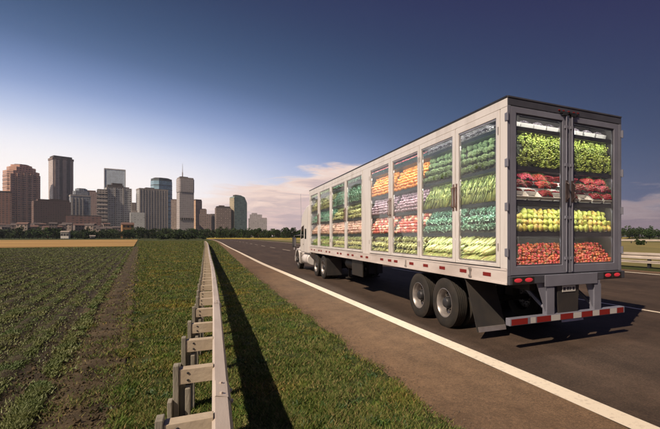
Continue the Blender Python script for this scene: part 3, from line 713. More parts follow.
m = MB(); m.box(XL+.1,XL+.14,12.2,13.3,.55,1.09); m.build('side_box', M['black'], tr, bevel=.01)
# --- shelves, liner
SH = [1.37,1.93,2.455,3.015,3.655]
m = MB(); m.box(4.93,4.96,5.62,19.6,1.367,4.05); m.box(4.96,6.80,5.70,5.73,1.367,4.05); m.box(6.795,6.815,5.10,5.70,1.367,4.05); m.build('liner', M['liner'], tr)
for i, z in enumerate(SH):
    if i:
        m = MB(); m.add([(4.262,5.30,z-.03),(4.262,19.48,z-.03),(4.93,19.48,z-.03),(4.93,5.72,z-.03)]+[(4.262,5.30,z),(4.262,19.48,z),(4.93,19.48,z),(4.93,5.72,z)],[(3,2,1,0),(4,5,6,7),(0,1,5,4),(1,2,6,5),(2,3,7,6),(3,0,4,7)])
        m.box(4.252,4.261,5.30,19.48,z-.048,z+.010); s = m.build('side_shelf', M['shelf'], tr)
        m = MB(); m.add([(4.29,5.115,z-.03),(6.79,5.115,z-.03),(6.79,5.69,z-.03),(4.92,5.69,z-.03)]+[(4.29,5.115,z),(6.79,5.115,z),(6.79,5.69,z),(4.92,5.69,z)],[(3,2,1,0),(4,5,6,7),(0,1,5,4),(1,2,6,5),(2,3,7,6),(3,0,4,7)])
        m.box(4.30,6.79,5.092,5.104,z-.056,z+.012); r = m.build('rear_shelf', M['greydark'], tr)
    else: s = r = None
    zu = (SH[i+1]-.031) if i < 4 else 3.99
    par = tr
    m = MB(); m.box(4.36,6.72,*((5.1155,5.135,zu-.008,zu-.001) if i < 4 else (5.094,5.112,3.928,3.937))); m.build('light_strip', M['ledstrip'], tr)
    m = MB(); m.box(4.264,4.280,5.36,19.4,zu-.007,zu-.001); m.build('light_strip', M['ledstripside'], tr)
# ================================================================== PRODUCE ON THE SHELVES
def rnd(a, b): return random.uniform(a,b)
class Proto:
    """one prototype thing with its parts; take() hands it out first, then copies"""
    def __init__(s, root): s.root = root; s.used = False
    def take(s, loc, rot, scale, label, cat, group, kind=None):
        if not s.used: o = s.root; s.used = True
        else: o = copy_tree(s.root)
        o.location = loc; o.rotation_euler = rot; o.scale = (scale,)*3 if not isinstance(scale,tuple) else scale
        return tag(o, label, cat, group, kind)
def nfn(amp, s, seed): return lambda q: 1+amp*mnoise.noise(Vector((q.x*s+seed,q.y*s,q.z*s)))
PR = {}
MO = mat('orange_peel',(.72,.22,.02),.42,0,(.80,.33,.03),6,.12,60,rand=.14)
PR['orange'] = [Proto(MB().ball((0,0,0),1,2,0,(1,1,.95),None,nfn(.05,1.2,k)).build('orange', MO, smooth='all')) for k in range(3)]
def fruit_lathe(name, prof, m_, n=14, stem=None, mstem=None):
    m = MB(); m.lathe(prof,(0,0,0),'z',n)
    if stem: m.tube(stem,.045,5,1)
    return m.build(name, [m_, mstem] if mstem else m_, smooth='all')
MS = mat('stem_brown',(.10,.07,.03),.8)
apple = [(.001,-.72),(.25,-.86),(.55,-.82),(.86,-.45),(1.0,.05),(.93,.5),(.66,.82),(.35,.86),(.12,.72),(.001,.60)]
MAR = mat('red_apple_skin',(.32,.025,.02),.3,0,(.55,.17,.06),2.2,0,rand=.25,lo=.4,hi=.75)
MAC = mat('cream_apple_skin',(.62,.50,.30),.4,0,(.60,.30,.18),2.2,0,rand=.15,lo=.4,hi=.75)
MAB = mat('russet_skin',(.32,.16,.10),.5,0,(.44,.28,.19),2.2,.08,12,rand=.25)
PR['red_apple'] = [Proto(fruit_lathe('apple', apple, MAR, 14, [(0,0,.62),(.1,0,1.05)], MS))]
PR['cream_apple'] = [Proto(fruit_lathe('apple', apple, MAC, 14, [(0,0,.62),(.1,0,1.05)], MS))]
PR['russet'] = [Proto(MB().ball((0,0,0),1,2,0,(1.15,.9,.9),None,nfn(.14,1.1,k)).build('potato', MAB, smooth='all')) for k in range(2)]
pear = [(.001,-.98),(.35,-1.0),(.72,-.86),(.95,-.45),(.97,-.08),(.80,.32),(.56,.68),(.42,.98),(.28,1.12),(.001,1.14)]
MP1 = mat('pear_skin',(.40,.47,.08),.34,0,(.55,.53,.10),1.6,.05,40,rand=.12)
MP2 = mat('pear_skin_blush',(.54,.47,.09),.34,0,(.58,.24,.09),1.1,.05,40,rand=.12,lo=.48,hi=.75)
PR['pear'] = [Proto(fruit_lathe('pear', pear, m_, 16, [(0,0,1.08),(.12,0,1.42)], MS)) for m_ in (MP1,MP1,MP2)]
MSB = mat('strawberry_skin',(.42,.035,.025),.36,0,(.60,.20,.09),1.6,.15,14,rand=.35,lo=.40,hi=.72)
MGR = mat('calyx_green',(.09,.17,.035),.6,rand=.1)
def strawberry():
    m = MB(); m.lathe([(.001,-1.15),(.3,-1.0),(.62,-.55),(.88,.0),(.93,.38),(.7,.72),(.3,.84),(.001,.84)],(0,0,0),'z',10)
    for k in range(6):
        w = 2*PI*k/6; c,s_ = math.cos(w),math.sin(w)
        m.add([(c*.1-s_*.14,s_*.1+c*.14,.88),(c*.1+s_*.14,s_*.1-c*.14,.88),(c*.78,s_*.78,.80)],[(0,1,2)],1)
    m.tube([(0,0,.84),(.1,.05,1.25)],.06,4,1)
    return m.build('strawberry',[MSB,MGR],smooth='all')
PR['strawberry'] = [Proto(strawberry())]
MGG = mat('green_grape_skin',(.27,.37,.055),.28,0,(.42,.48,.11),3,0,rand=.18,sss=.0)
def grapes(seed):
    r = random.Random(seed); m = MB()
    for k in range(26):
        t = k/25; rad = .95*(1-t*.75); a = k*2.4
        c = (rad*math.cos(a)*r.uniform(.5,1), rad*math.sin(a)*r.uniform(.5,1), 1.0-2.1*t)
        rot = Euler((r.uniform(-.8,.8),r.uniform(-.8,.8),0)).to_matrix()
        m.ball(c,.30,1,0,(.78,.78,1.25),rot)
    m.tube([(0,0,.8),(.05,.1,1.55)],.06,5,1)
    return m.build('grape_bunch',[MGG,MS],smooth='all')
PR['grapes'] = [Proto(grapes(k)) for k in range(4)]
MBR = mat('broccoli_floret',(.085,.165,.06),.75,0,(.19,.28,.11),5,.8,26,rand=.2)
MBK = mat('broccoli_stalk',(.22,.32,.10),.6,rand=.1)
def broccoli(seed):
    r = random.Random(seed); m = MB()
    for k in range(20):
        a = k*2.4; el = math.acos(1-.95*(k+.5)/20); d = .62
        c = (d*math.sin(el)*math.cos(a), d*math.sin(el)*math.sin(a), d*math.cos(el)*.8+.1)
        m.ball(c, r.uniform(.26,.38),1,0,(1,1,1),None,nfn(.35,4,seed*3+k))
    m.ball((0,0,.0),.6,1); m.tube([(0,0,.1),(0,0,-.9)],[.3,.24],8,1)
    return m.build('broccoli',[MBR,MBK],smooth='all')
PR['broccoli'] = [Proto(broccoli(k)) for k in range(3)]
def leafmat(name, a, b, r=.2): return mat(name,a,.45,0,b,2.4,.25,12,rand=r,lo=.35,hi=.7)
def lettuce(name, m_, seed, n=16, up=.75, crinkle=.16):
    r = random.Random(seed); m = MB(); m.ball((0,0,.05),.45,1,0,(1,1,1),None,nfn(.2,2,seed))
    for k in range(n):
        a = k*2.4; ring = .25+.75*(k/n); wd = r.uniform(.42,.62); tilt = .25+ring*1.0
        vs = []; NU, NV = 4, 4
        for i in range(NU+1):
            t = i/NU; ang = tilt*t*1.15; rr = .12+ring*.35*t+math.sin(ang)*.55*t; z = -.35+ (math.cos(ang*.8))*t*up*1.35
            for j in range(NV+1):
                q = (j/NV-.5)*2; w = wd*math.sin(PI*(.18+.78*t))**.7
                x = rr-.18*abs(q)**2+crinkle*math.sin(q*7+k+i)*t*.6; y = q*w; zz = z+.10*q*q+crinkle*math.sin(q*9+i*2+k)*t
                vs.append((x*math.cos(a)-y*math.sin(a), x*math.sin(a)+y*math.cos(a), zz))
        m.add(vs,[(i*(NV+1)+j,i*(NV+1)+j+1,(i+1)*(NV+1)+j+1,(i+1)*(NV+1)+j) for i in range(NU) for j in range(NV)])
    return m.build(name, m_, smooth='all', fix=False)
MLT = leafmat('teal_lettuce_leaf',(.11,.31,.20),(.35,.52,.37))
MLP = leafmat('pale_lettuce_leaf',(.44,.46,.18),(.66,.66,.36))
MLG = leafmat('green_lettuce_leaf',(.20,.34,.09),(.44,.52,.20))
PR['teal_lettuce'] = [Proto(lettuce('lettuce', MLT, k)) for k in range(2)]
PR['pale_cabbage'] = [Proto(lettuce('cabbage', MLP, 5+k, 12, .7, .07)) for k in range(2)]
PR['green_lettuce'] = [Proto(lettuce('lettuce', MLG, 9+k)) for k in range(2)]
MAS = mat('celery_stalk',(.11,.19,.035),.5,0,(.30,.35,.09),1.6,0,rand=.2,aniso=(1,1,.5))
MAT = mat('celery_leaf',(.07,.14,.03),.6,0,(.17,.25,.06),4,0,rand=.2)
def stalks(seed, nm, ms, ml, n=11):
    r = random.Random(seed); m = MB()
    for k in range(n):
        a = r.uniform(0,6.28); d = r.uniform(0,.42); bx, by = d*math.cos(a), d*math.sin(a); sx, sy = bx*1.7+r.uniform(-.15,.15), by*1.7+r.uniform(-.15,.15); h = r.uniform(.8,1.15)
        m.tube([(bx,by,-1),(bx*1.15,by*1.15,0),(sx,sy,h)],[.13,.11,.06],5,0)
        for q in range(5):
            aa = r.uniform(0,6.28); l = r.uniform(.18,.36); p = Vector((sx,sy,h-r.uniform(0,.35))); e = p+Vector((math.cos(aa)*l,math.sin(aa)*l,r.uniform(-.05,.25))); t = Vector((-math.sin(aa),math.cos(aa),0))*l*.4
            m.add([p,p.lerp(e,.5)+t,e,p.lerp(e,.5)-t],[(0,1,2,3)],1)
    return m.build(nm,[ms,ml],smooth='all',fix=False)
PR['celery'] = [Proto(stalks(k,'celery',MAS,MAT)) for k in range(3)]
MCO = mat('corn_kernel',(.64,.58,.20),.4,0,(.70,.66,.34),3,.5,18,rand=.1)
MHU = mat('corn_husk',(.30,.38,.10),.55,0,(.46,.50,.20),2.5,.2,10,rand=.2,aniso=(3,3,.4))
def corn(seed):
    r = random.Random(seed); m = MB()
    m.lathe([(.001,1.15),(.22,1.0),(.36,.5),(.40,0),(.38,-.5),(.3,-.9),(.001,-1.0)],(0,0,0),'z',10,0)
    for k in range(4):
        a = k*PI/2+r.uniform(-.3,.3); vs = []
        for i in range(5):
            t = i/4; z = -1.0+t*r.uniform(1.3,1.9); rr = .30+.16*math.sin(PI*min(t,.8))+.25*max(t-.55,0)*2; w = .55*math.sin(PI*(.15+.8*t))
            for q in (-1,0,1): vs.append((math.cos(a+q*w)*rr, math.sin(a+q*w)*rr, z))
        m.add(vs,[(i*3+j,i*3+j+1,(i+1)*3+j+1,(i+1)*3+j) for i in range(4) for j in range(2)],1)
    m.tube([(0,0,-.9),(.03,.02,-1.4)],.12,6,1)
    return m.build('corn_cob',[MCO,MHU],smooth='all',fix=False)
PR['corn'] = [Proto(corn(k)) for k in range(3)]
MPL = mat('red_onion_skin',(.15,.085,.11),.38,0,(.27,.18,.21),2.5,0,rand=.25)
onion = [(.001,-.9),(.4,-.82),(.85,-.45),(1.0,0),(.88,.45),(.5,.78),(.2,.95),(.1,1.25),(.001,1.3)]
PR['onion'] = [Proto(fruit_lathe('onion', onion, MPL, 14))]
# open trays with their heaps
def tray(w, d, h, m_, name):
    m = MB(); t = .006; f = .88
    o = [(-w/2,-d/2),(w/2,-d/2),(w/2,d/2),(-w/2,d/2)]; vs = [(x*f,y*f,0) for x,y in o]+[(x,y,h) for x,y in o]+[(x-math.copysign(t,x),y-math.copysign(t,y),h) for x,y in o]+[((x-math.copysign(t,x))*f,(y-math.copysign(t,y))*f,t) for x,y in o]
    fs = [(3,2,1,0),(12,13,14,15)]
    for a in range(4):
        b = (a+1)%4; fs += [(a,b,4+b,4+a),(4+a,4+b,8+b,8+a),(8+a,8+b,12+b,12+a)]
    m.add(vs,fs); return m.build(name, m_)
def heapmesh(w, d, h, r, n, m_, name, stem=None):
    m = MB(); q = 0
    for k in range(n):
        x, y = rnd(-w/2+r,w/2-r)*.94, rnd(-d/2+r,d/2-r)*.94
        z = h*.55+ (1-(2*x/w)**2)*(1-(2*y/d)**2)*h*.55+rnd(-.006,.006)
        m.ball((x,y,z), r*rnd(.85,1.1),1,0)
        if stem and random.random() < .4: m.tube([(x,y,z+r*.8),(x+rnd(-.02,.02),y-.01,z+r*2.6)],.0014,3,1)
    return m.build(name, [m_,stem] if stem else m_, smooth='all')
MCH = mat('cherry_skin',(.26,.012,.022),.22,0,(.42,.03,.035),20,0,rand=.2)
MBB = mat('mixed_berry_skin',(.10,.085,.11),.5,0,(.34,.30,.33),24,0,rand=.2,lo=.4,hi=.6)
MRB = mat('red_berry_skin',(.42,.03,.04),.3,0,(.5,.08,.08),24,0,rand=.2)
MTT = mat('teal_tray',(.05,.23,.25),.5,rand=.1)
PR['white_tray'] = [Proto(tray(.25,.155,.075,M['tray'],'tray'))]
PR['teal_tray'] = [Proto(tray(.26,.2,.07,MTT,'tray'))]
PR['cherries'] = [Proto(heapmesh(.29,.18,.12,.0145,230,MCH,'cherries',MGR)) for k in range(2)]
PR['berries'] = [Proto(heapmesh(.235,.15,.11,.013,120,MBB,'berries')) for k in range(2)]
PR['redberries'] = [Proto(heapmesh(.25,.19,.07,.017,80,MRB,'raspberries')) for k in range(2)]
# clear lidded punnets
def punnet():
    root = bpy.data.objects.new('fruit_punnet',None); COL.objects.link(root); root['_off'] = (0,0,0)
    m = MB(); w,d,h = .16,.12,.10
    vs = [(-w/2*.88,-d/2*.88,0),(w/2*.88,-d/2*.88,0),(w/2*.88,d/2*.88,0),(-w/2*.88,d/2*.88,0),(-w/2,-d/2,h),(w/2,-d/2,h),(w/2,d/2,h),(-w/2,d/2,h)]
    m.add(vs,[(3,2,1,0),(0,1,5,4),(1,2,6,5),(2,3,7,6),(3,0,4,7)]); m.build('tub', M['clear'], root, bevel=.012)
    m = MB(); m.box(-w/2-.004,w/2+.004,-d/2-.004,d/2+.004,h+.001,h+.016); m.build('lid', M['clear'], root, bevel=.006)
    heapmesh(w*.9,d*.9,.075,.016,34,MBB,'contents').parent = root
    return root
M['clear'] = glassmat('clear_plastic',(.92,.93,.94),.22,.9)
PR['punnet'] = [Proto(punnet())]

def slope(front, back, t): return Vector(front).lerp(Vector(back),t)
def heap_rear(i, h, depth, doors, fn, ramp=True):
    """sloping display facing the rear on shelf i; fn(door index, P(x, t), tilt) fills it"""
    z = SH[i]+.002; ya, yb = 5.115, 5.115+depth
    if ramp:
        m = MB(); m.add([(4.40,ya,z),(6.77,ya,z),(6.77,yb,z),(4.40+depth,yb,z),(4.40+depth,yb,z+h),(6.77,yb,z+h)],[(3,2,1,0),(0,1,5,4),(3,4,5,2),(0,4,3),(1,2,5)])
        m.build('display_ramp', M['ramp'], tr)
    tilt = math.atan2(h,depth)
    nrm = Vector((0,-math.sin(tilt),math.cos(tilt)))
    for dn,(x0,x1) in enumerate(doors): fn(dn, x0, x1, lambda x,t,lift: Vector((x, ya+(yb-ya)*t, z+h*t))+nrm*lift, tilt)
def heap_side(i, bay, h, depth, ramp=True):
    z = SH[i]+.002; xa, xb = 4.268, 4.268+depth
    y0, y1 = BAYS[bay]; y0 -= .07; y1 += .07
    if bay == 0: y0 = 5.36
    if bay in (3,7): y1 = min(y1+.3,19.45)
    mit = depth if bay == 0 else 0
    if ramp:
        m = MB(); m.add([(xa,y0,z),(xa,y1,z),(xb,y1,z),(xb,y0+mit,z),(xb,y0+mit,z+h),(xb,y1,z+h)],[(0,1,2,3),(0,4,5,1),(3,2,5,4),(0,3,4),(1,5,2)])
        m.build('display_ramp', M['ramp'], tr)
    tilt = math.atan2(h,depth); nrm = Vector((-math.sin(tilt),0,math.cos(tilt)))
    return y0, y1, (lambda y,t,lift: Vector((xa+(xb-xa)*t, y, z+h*t))+nrm*lift), tilt, mit
DX = [(4.375,5.52),(5.52,6.76)]
side_words = ['left','right']
def clearance(o, x=None, y=None, z=None):
    """keep a piece behind the glass and above its shelf"""
    me = o.data if o.type == 'MESH' else None
    if me is None: return
    mt = o.rotation_euler.to_matrix(); cs = [mt @ (v.co*o.scale.x) for v in list(me.vertices)[::max(1,len(me.vertices)//60)]]
    if x is not None: o.location.x += max(0, x-(o.location.x+min(c.x for c in cs)))
    if y is not None: o.location.y += max(0, y-(o.location.y+min(c.y for c in cs)))
    if z is not None: o.location.z += max(0, z-(o.location.z+min(c.z for c in cs)))
def rrot(): return (rnd(0,6.28),rnd(0,6.28),rnd(0,6.28))
# -- rear shelves
def f_straw(dn,x0,x1,P,tl):
    n, rows = 17, 9
    for r in range(rows):
        for c in range(n):
            x = x0+(c+.5+.5*(r%2)-.25)*(x1-x0)/n+rnd(-.012,.012); t = (r+.4)/rows
            if x < 4.42+t*.36: continue
            o = random.choice(PR['strawberry']).take(P(x,t+rnd(-.03,.03),.020+rnd(-.006,.012)), (rnd(.6,2.2),rnd(-.9,.9),rnd(0,6.28)), rnd(.031,.038), f'red strawberry in the heap on the bottom shelf behind the {side_words[dn]} rear door','strawberry',f'strawberries behind the {side_words[dn]} rear door'); clearance(o,None,5.075,SH[0])
heap_rear(0,.36,.36,DX,f_straw)
def f_pear(dn,x0,x1,P,tl):
    for r,n in enumerate((10,10,10,10)):
        for c in range(n):
            x = x0+(c+.28+.5*(r%2))*(x1-x0)/(n+.05)+rnd(-.01,.01)
            t = (.16,.42,.68,.93)[r]
            if x < 4.42+t*.30: continue
            o = random.choice(PR['pear']).take(P(x,t,.045), (rnd(-.1,.9),rnd(-.5,.5),rnd(0,6.28)), rnd(.054,.066), f'plump yellow green pear stacked in rows behind the {side_words[dn]} rear door','pear',f'pears behind the {side_words[dn]} rear door'); clearance(o,None,5.075,SH[1])
heap_rear(1,.36,.27,DX,f_pear)
def f_trays(fill, level, lab, cat, rows, nm):
    def f(dn,x0,x1,P,tl):
        n = 4
        for r in range(rows):
            for c in range(n):
                x = x0+(c+.5)*(x1-x0)/n; t = (.0+.29*r if rows>1 else .12)
                if x-.1 < 4.40+t*.40 and r: x += .04
                p = P(x,t+.14,.004); rot = (tl*.8 if rows>1 else .12,0,rnd(-.03,.03))
                if rows > 1: p.z += .012*r
                else: p.y = 5.335; p.z = SH[4]+.035
                row = ('lowest','middle','highest')[r] if rows > 1 else 'only'
                random.choice(PR['white_tray']).take(p, rot, (1.12,1,1.5) if rows == 1 else ((1.12,1,rnd(.97,1.02)) if r == 0 else (1.1,.8,.12)), f'white tray of {nm}, {row} row behind the {side_words[dn]} rear door' if rows>1 else f'white tray of {nm} {level} behind the {side_words[dn]} rear door','fruit tray',f'white trays {level} behind the {side_words[dn]} rear door')
                if rows > 1: p = p+Vector((0,-.012,.018))*(1 if r else .2)+(Vector((0,.02,.012)) if r == 0 else Vector((0,0,0)))
                else: p = p+Vector((0,0,.04))
                random.choice(PR[fill]).take(p, (rot[0],0,rot[2]+(PI if random.random()<.5 else 0)), (1.0 if r == 0 else 1.12), f'{lab} in a white tray behind the {side_words[dn]} rear door', cat, f'{cat} {level} behind the {side_words[dn]} rear door','stuff')
    return f
heap_rear(2,.44,.36,DX,f_trays('cherries','on the middle shelf','dark red cherries heaped','cherries',3,'dark red cherries'))
def f_grape(dn,x0,x1,P,tl):
    n, rows = 10, 7
    for r in range(rows):
        for c in range(n):
            x = x0+(c+.5+.5*(r%2)-.2)*(x1-x0)/n+rnd(-.02,.02); t = (r+.4)/rows
            if x < 4.43+t*.34: continue
            o = random.choice(PR['grapes']).take(P(x,t,.035), (rnd(.3,1.3),rnd(-.5,.5),rnd(0,6.28)), rnd(.062,.070), f'bunch of yellow green grapes on the second highest shelf behind the {side_words[dn]} rear door','grapes',f'grapes behind the {side_words[dn]} rear door'); clearance(o,None,5.075,SH[3]); o.location.x = max(4.40,min(o.location.x,6.72))
heap_rear(3,.60,.24,DX,f_grape)
heap_rear(4,.06,.30,DX,f_trays('berries','on the top shelf','small greyish berries','berries',1,'small greyish berries'),ramp=False)
# -- side shelves
BAYN = ['nearest the rear','second from the rear','third from the rear','fourth from the rear','fifth from the rear','sixth from the rear','second from the cab','nearest the cab']
LEV = ['bottom','second','middle','fourth','top']
def fill_side(bay, i, key, size, rows, pitch, h, depth, what, cat, orient='any', lift=.4, jit=.12, keys=None, ramp=True):
    y0, y1, P, tl, mit = heap_side(i, bay, h, depth, ramp)
    n = max(1,int((y1-y0)/pitch))
    for r in range(rows):
        t = (r+.5)/rows
        for c in range(n):
            y = y0+(c+.5+(.5*(r%2)-.25 if rows>1 else 0))*(y1-y0)/n+rnd(-jit,jit)*pitch
            if mit and y < y0+mit*t+size*.3: continue
            if y > y1-.02 or y < y0+.02: continue
            k = random.choice(keys) if keys else key
            p = P(y,t+rnd(-.02,.02),size*lift)
            if orient == 'any': rot = rrot()
            elif orient == 'face': rot = Euler((rnd(-.35,.35),-tl*.85+rnd(-.35,.35),rnd(-3.1,3.1))).to_matrix(); rot = (Matrix.Rotation(-tl*.9+rnd(-.25,.25),3,'Y') @ Matrix.Rotation(rnd(0,6.28),3,'Z')).to_euler()
            elif orient == 'lean': rot = (Matrix.Rotation(PI/2-tl+rnd(-.15,.15)-.1,3,'Y') @ Matrix.Rotation(rnd(-.2,.2),3,'X') @ Matrix.Rotation(rnd(0,6.28),3,'Z')).to_euler()
            elif orient == 'diag': rot = (Matrix.Rotation(.95+rnd(-.12,.12),3,'X') @ Matrix.Rotation(PI/2-tl,3,'Y') @ Matrix.Rotation(rnd(0,6.28),3,'Z')).to_euler()
            else: rot = (0,0,PI/2+rnd(-.05,.05))
            w = what[k] if isinstance(what,dict) else what
            cc = cat[k] if isinstance(cat,dict) else cat
            o = random.choice(PR[k]).take(p, rot, size*rnd(.86,1.12), f'{w} on the {LEV[i]} shelf of the bay {BAYN[bay]}', cc, f'{cc} on the {LEV[i]} shelf of the bay {BAYN[bay]}'); clearance(o, 4.236, None, SH[i]-.004)
for b in (0,1):
    fill_side(b,4,'punnet',1.0,2,.175,.16,.30,'clear punnet of greyish berries','fruit punnet','flat',.0,.02)
    fill_side(b,3,'broccoli',.092,4,.15,.62,.32,'bushy green broccoli','broccoli','face',.35)
    fill_side(b,2,'celery',.105,4,.070,.54,.32,'leafy yellow green celery stalks','celery','lean',.3)
    fill_side(b,1,'teal_lettuce',.11,3,.145,.46,.34,'crinkled blue green lettuce','lettuce','face',.3)
    fill_side(b,0,'corn',.13,3,.095,.46,.34,'yellow corn cob in husk','corn','diag',.35)
for b in (2,3):
    y0,y1,P,tl,mit = heap_side(4,b,.16,.34)
    n = 6
    for r in range(2):
        for c in range(n):
            p = P(y0+(c+.5)*(y1-y0)/n, .28+.5*r, .004); rot = (Matrix.Rotation(-tl*.8,3,'Y') @ Matrix.Rotation(PI/2,3,'Z')).to_euler()
            w = ('front','back')[r]
            PR['teal_tray'][0].take(p,rot,.95,f'teal tray of red berries, {w} row of the bay {BAYN[b]}','fruit tray',f'teal trays in the bay {BAYN[b]}')
            random.choice(PR['redberries']).take(p,rot,.95,f'red berries in a teal tray, {w} row of the bay {BAYN[b]}','berries',f'red berries in the bay {BAYN[b]}','stuff')
    fill_side(b,3,'orange',.050,7,.098,.60,.32,'bright round orange','orange','any',.6)
    fill_side(b,2,'onion',.052,6,.105,.50,.32,'greyish purple onion','onion','any',.6)
    fill_side(b,1,None,.047,6,.094,.46,.33,{'red_apple':'glossy red apple','cream_apple':'pale cream apple'},{'red_apple':'red apple','cream_apple':'cream apple'},'any',.6,keys=['red_apple','red_apple','cream_apple'])
    fill_side(b,0,'pale_cabbage',.11,3,.165,.47,.34,'pale yellow green cabbage','cabbage','face',.3)
for b in (4,5):
    fill_side(b,4,'teal_lettuce',.11,2,.19,.34,.30,'crinkled blue green lettuce','lettuce','face',.3)
    fill_side(b,3,'teal_lettuce',.125,4,.20,.62,.34,'crinkled blue green lettuce','lettuce','face',.3)
    fill_side(b,2,'pale_cabbage',.12,3,.19,.50,.34,'pale yellow green cabbage','cabbage','face',.3)
    fill_side(b,1,'russet',.062,5,.125,.46,.34,'reddish brown potato','potato','any',.6)
    fill_side(b,0,'pale_cabbage',.11,3,.18,.47,.34,'pale yellow green cabbage','cabbage','face',.3)
for b in (6,7):
    fill_side(b,4,'green_lettuce',.11,2,.2,.34,.30,'soft light green lettuce','lettuce','face',.3)
    fill_side(b,3,'pale_cabbage',.125,4,.21,.62,.34,'pale yellow green cabbage','cabbage','face',.3)
    fill_side(b,2,'teal_lettuce',.12,3,.2,.50,.34,'crinkled blue green lettuce','lettuce','face',.3)
    fill_side(b,1,'russet',.067,5,.14,.46,.34,'reddish brown potato','potato','any',.6)
    fill_side(b,0,'green_lettuce',.11,3,.2,.47,.34,'soft light green lettuce','lettuce','face',.3)
# ================================================================== TRACTOR UNIT
tk = empty('truck_tractor',(5.5,21,0),'white long nosed truck tractor with sleeper cab pulling the glass sided trailer','truck')
XA, XB = 4.22, 6.78
M['mirrordark'] = mat('mirror_glass',(.22,.22,.24),.08,.9)
m = MB(); m.prism([(19.95,1.0),(22.05,1.0),(22.25,1.55),(21.95,2.45),(21.80,2.92),(21.2,3.18),(20.5,3.40),(19.95,3.44)],'x',XA,XB); m.build('cab', W, tk, bevel=.07, segs=3, smooth=True)
m = MB(); m.prism([(22.06,1.0),(24.0,1.0),(24.25,.75),(24.28,1.12),(24.05,1.24),(22.27,1.54)],'x',XA+.30,XB-.30); m.build('hood', W, tk, bevel=.06, segs=3, smooth=True)
for x0,x1 in ((XA,XA+.46),(XB-.46,XB)):
    arc = [(23.0+.68*math.cos(w),.52+.66*math.sin(w)) for w in np.linspace(-.15,PI+.15,15)]; inn = [(23.0+.60*math.cos(w),.52+.57*math.sin(w)) for w in np.linspace(PI+.15,-.15,15)]
    m = MB(); a = arc; b = inn[::-1]
    for k in range(14): m.prism([a[k],a[k+1],b[k+1],b[k]],'x',x0,x1)
    m.build('fender', W, tk, smooth=True)
    xs_ = x0+.05 if x0 < 5 else x1-.05
m = MB(); m.box(XA+.1,XB-.1,24.1,24.42,.35,.72); m.build('bumper', M['chrome'], tk, bevel=.05)
m = MB(); m.box(XA+.8,XB-.8,24.281,24.30,.76,1.10); m.build('grille', M['black'], tk)
for x in (XA+.5,XB-.5): m = MB(); m.ball((x,24.25,.92),.14,2,0,(1,.4,.7)); m.build('headlight', M['refl_white'], tk, smooth=True)
for x0,x1 in ((XA-.006,XA+.02),(XB-.02,XB+.006)):
    m = MB(); m.prism([(21.2,1.78),(21.98,1.72),(21.78,2.36),(21.2,2.44)],'x',x0,x1); m.build('window', M['cabglass'], tk)
    m = MB(); m.box(x0,x1,20.55,20.95,1.72,2.26); m.build('window', M['cabglass'], tk, bevel=.05)
    m = MB(); m.box(x0+.002,x1-.002,21.12,21.135,1.05,2.5); m.box(x0+.002,x1-.002,22.02,22.03,1.05,1.7); m.build('door', M['seam'], tk)
    m = MB(); m.box(x0-.01,x1+.01,21.2,21.32,1.42,1.46); m.build('door_handle', M['chrome'], tk)
m = MB(); m.prism([(22.262,1.60),(22.275,1.60),(21.99,2.40),(21.975,2.40)],'x',XA+.12,XB-.12); m.build('windscreen', M['cabglass'], tk)
for s_, xo in ((-1,XA),(1,XB)):
    x = xo+s_*.34
    m = MB(); m.box(x-.10,x+.10,22.0,22.10,1.28,1.82); mr_ = m.build('mirror', M['greydark'], tk, bevel=.03)
    m = MB(); m.box(x-.08,x+.08,21.988,21.999,1.32,1.78); m.build('mirror_glass', M['mirrordark'], mr_)
    m = MB(); m.tube([(xo,22.0,1.95),(x,22.05,1.90),(x,22.05,1.15),(xo,22.0,1.12)],.022,8); m.build('bracket', M['chrome'], mr_)
    m = MB(); m.tube([(xo+s_*-.10,19.88,1.0),(xo+s_*-.10,19.88,3.7),(xo+s_*-.10,19.75,3.95)],.07,12); m.build('exhaust_stack', M['chrome'], tk, smooth=True)
    m = MB(); m.tube([(xo+s_*.02,21.75,2.6),(xo+s_*.06,21.7,4.15)],.006,5); m.build('aerial', M['greyblue'], tk)
    m = MB(); m.lathe([(.001,0),(.27,0),(.30,.03),(.30,1.42),(.27,1.45),(.001,1.45)],(xo-s_*.31,20.35,.68),'y',28); t_ = m.build('fuel_tank', M['tank'] if 'tank' in M else W, tk, smooth=True)
    m = MB()
    for y in (20.6,21.5): m.lathe([(.305,0),(.305,.05)],(xo-s_*.31,y,.68),'y',28)
    m.build('tank_strap', M['alu'], t_)
    m = MB(); m.box(min(xo,xo-s_*.3),max(xo,xo-s_*.3),21.85,22.25,.42,.46); m.box(min(xo,xo-s_*.3),max(xo,xo-s_*.3),21.85,22.15,.78,.82); m.box(min(xo,xo-s_*.06)+.002,max(xo,xo-s_*.06)-.002,21.85,22.2,.40,.99); m.build('step', M['alu'], tk)
    wheel(tk, xo-s_*.18, 23.0, s_, False)
    for y in (17.22,18.55):
        wheel(tk, xo-s_*.16, y, s_, True); wheel(tk, xo-s_*.49, y, s_, True)
    m = MB(); xq = sorted((xo-s_*.02,xo-s_*.66)); m.box(xq[0],xq[1],16.50,16.52,.22,.95); m.build('mud_flap', M['flap'], tk)
    arcq = [(17.88+1.25*math.cos(w),.55+.55*math.sin(w)) for w in np.linspace(0.2,PI-.2,13)]
m = MB()
for x in (5.05,5.95): m.box(x-.05,x+.05,16.45,24.1,.72,.96)
m.box(4.9,6.1,17.3,18.5,.962,1.04)
for y in (17.22,18.55): m.tube([(XA+.3,y,.517),(XB-.3,y,.517)],.07,10); m.ball((5.5,y,.52),.2,2)
m.build('chassis', M['black'], tk)

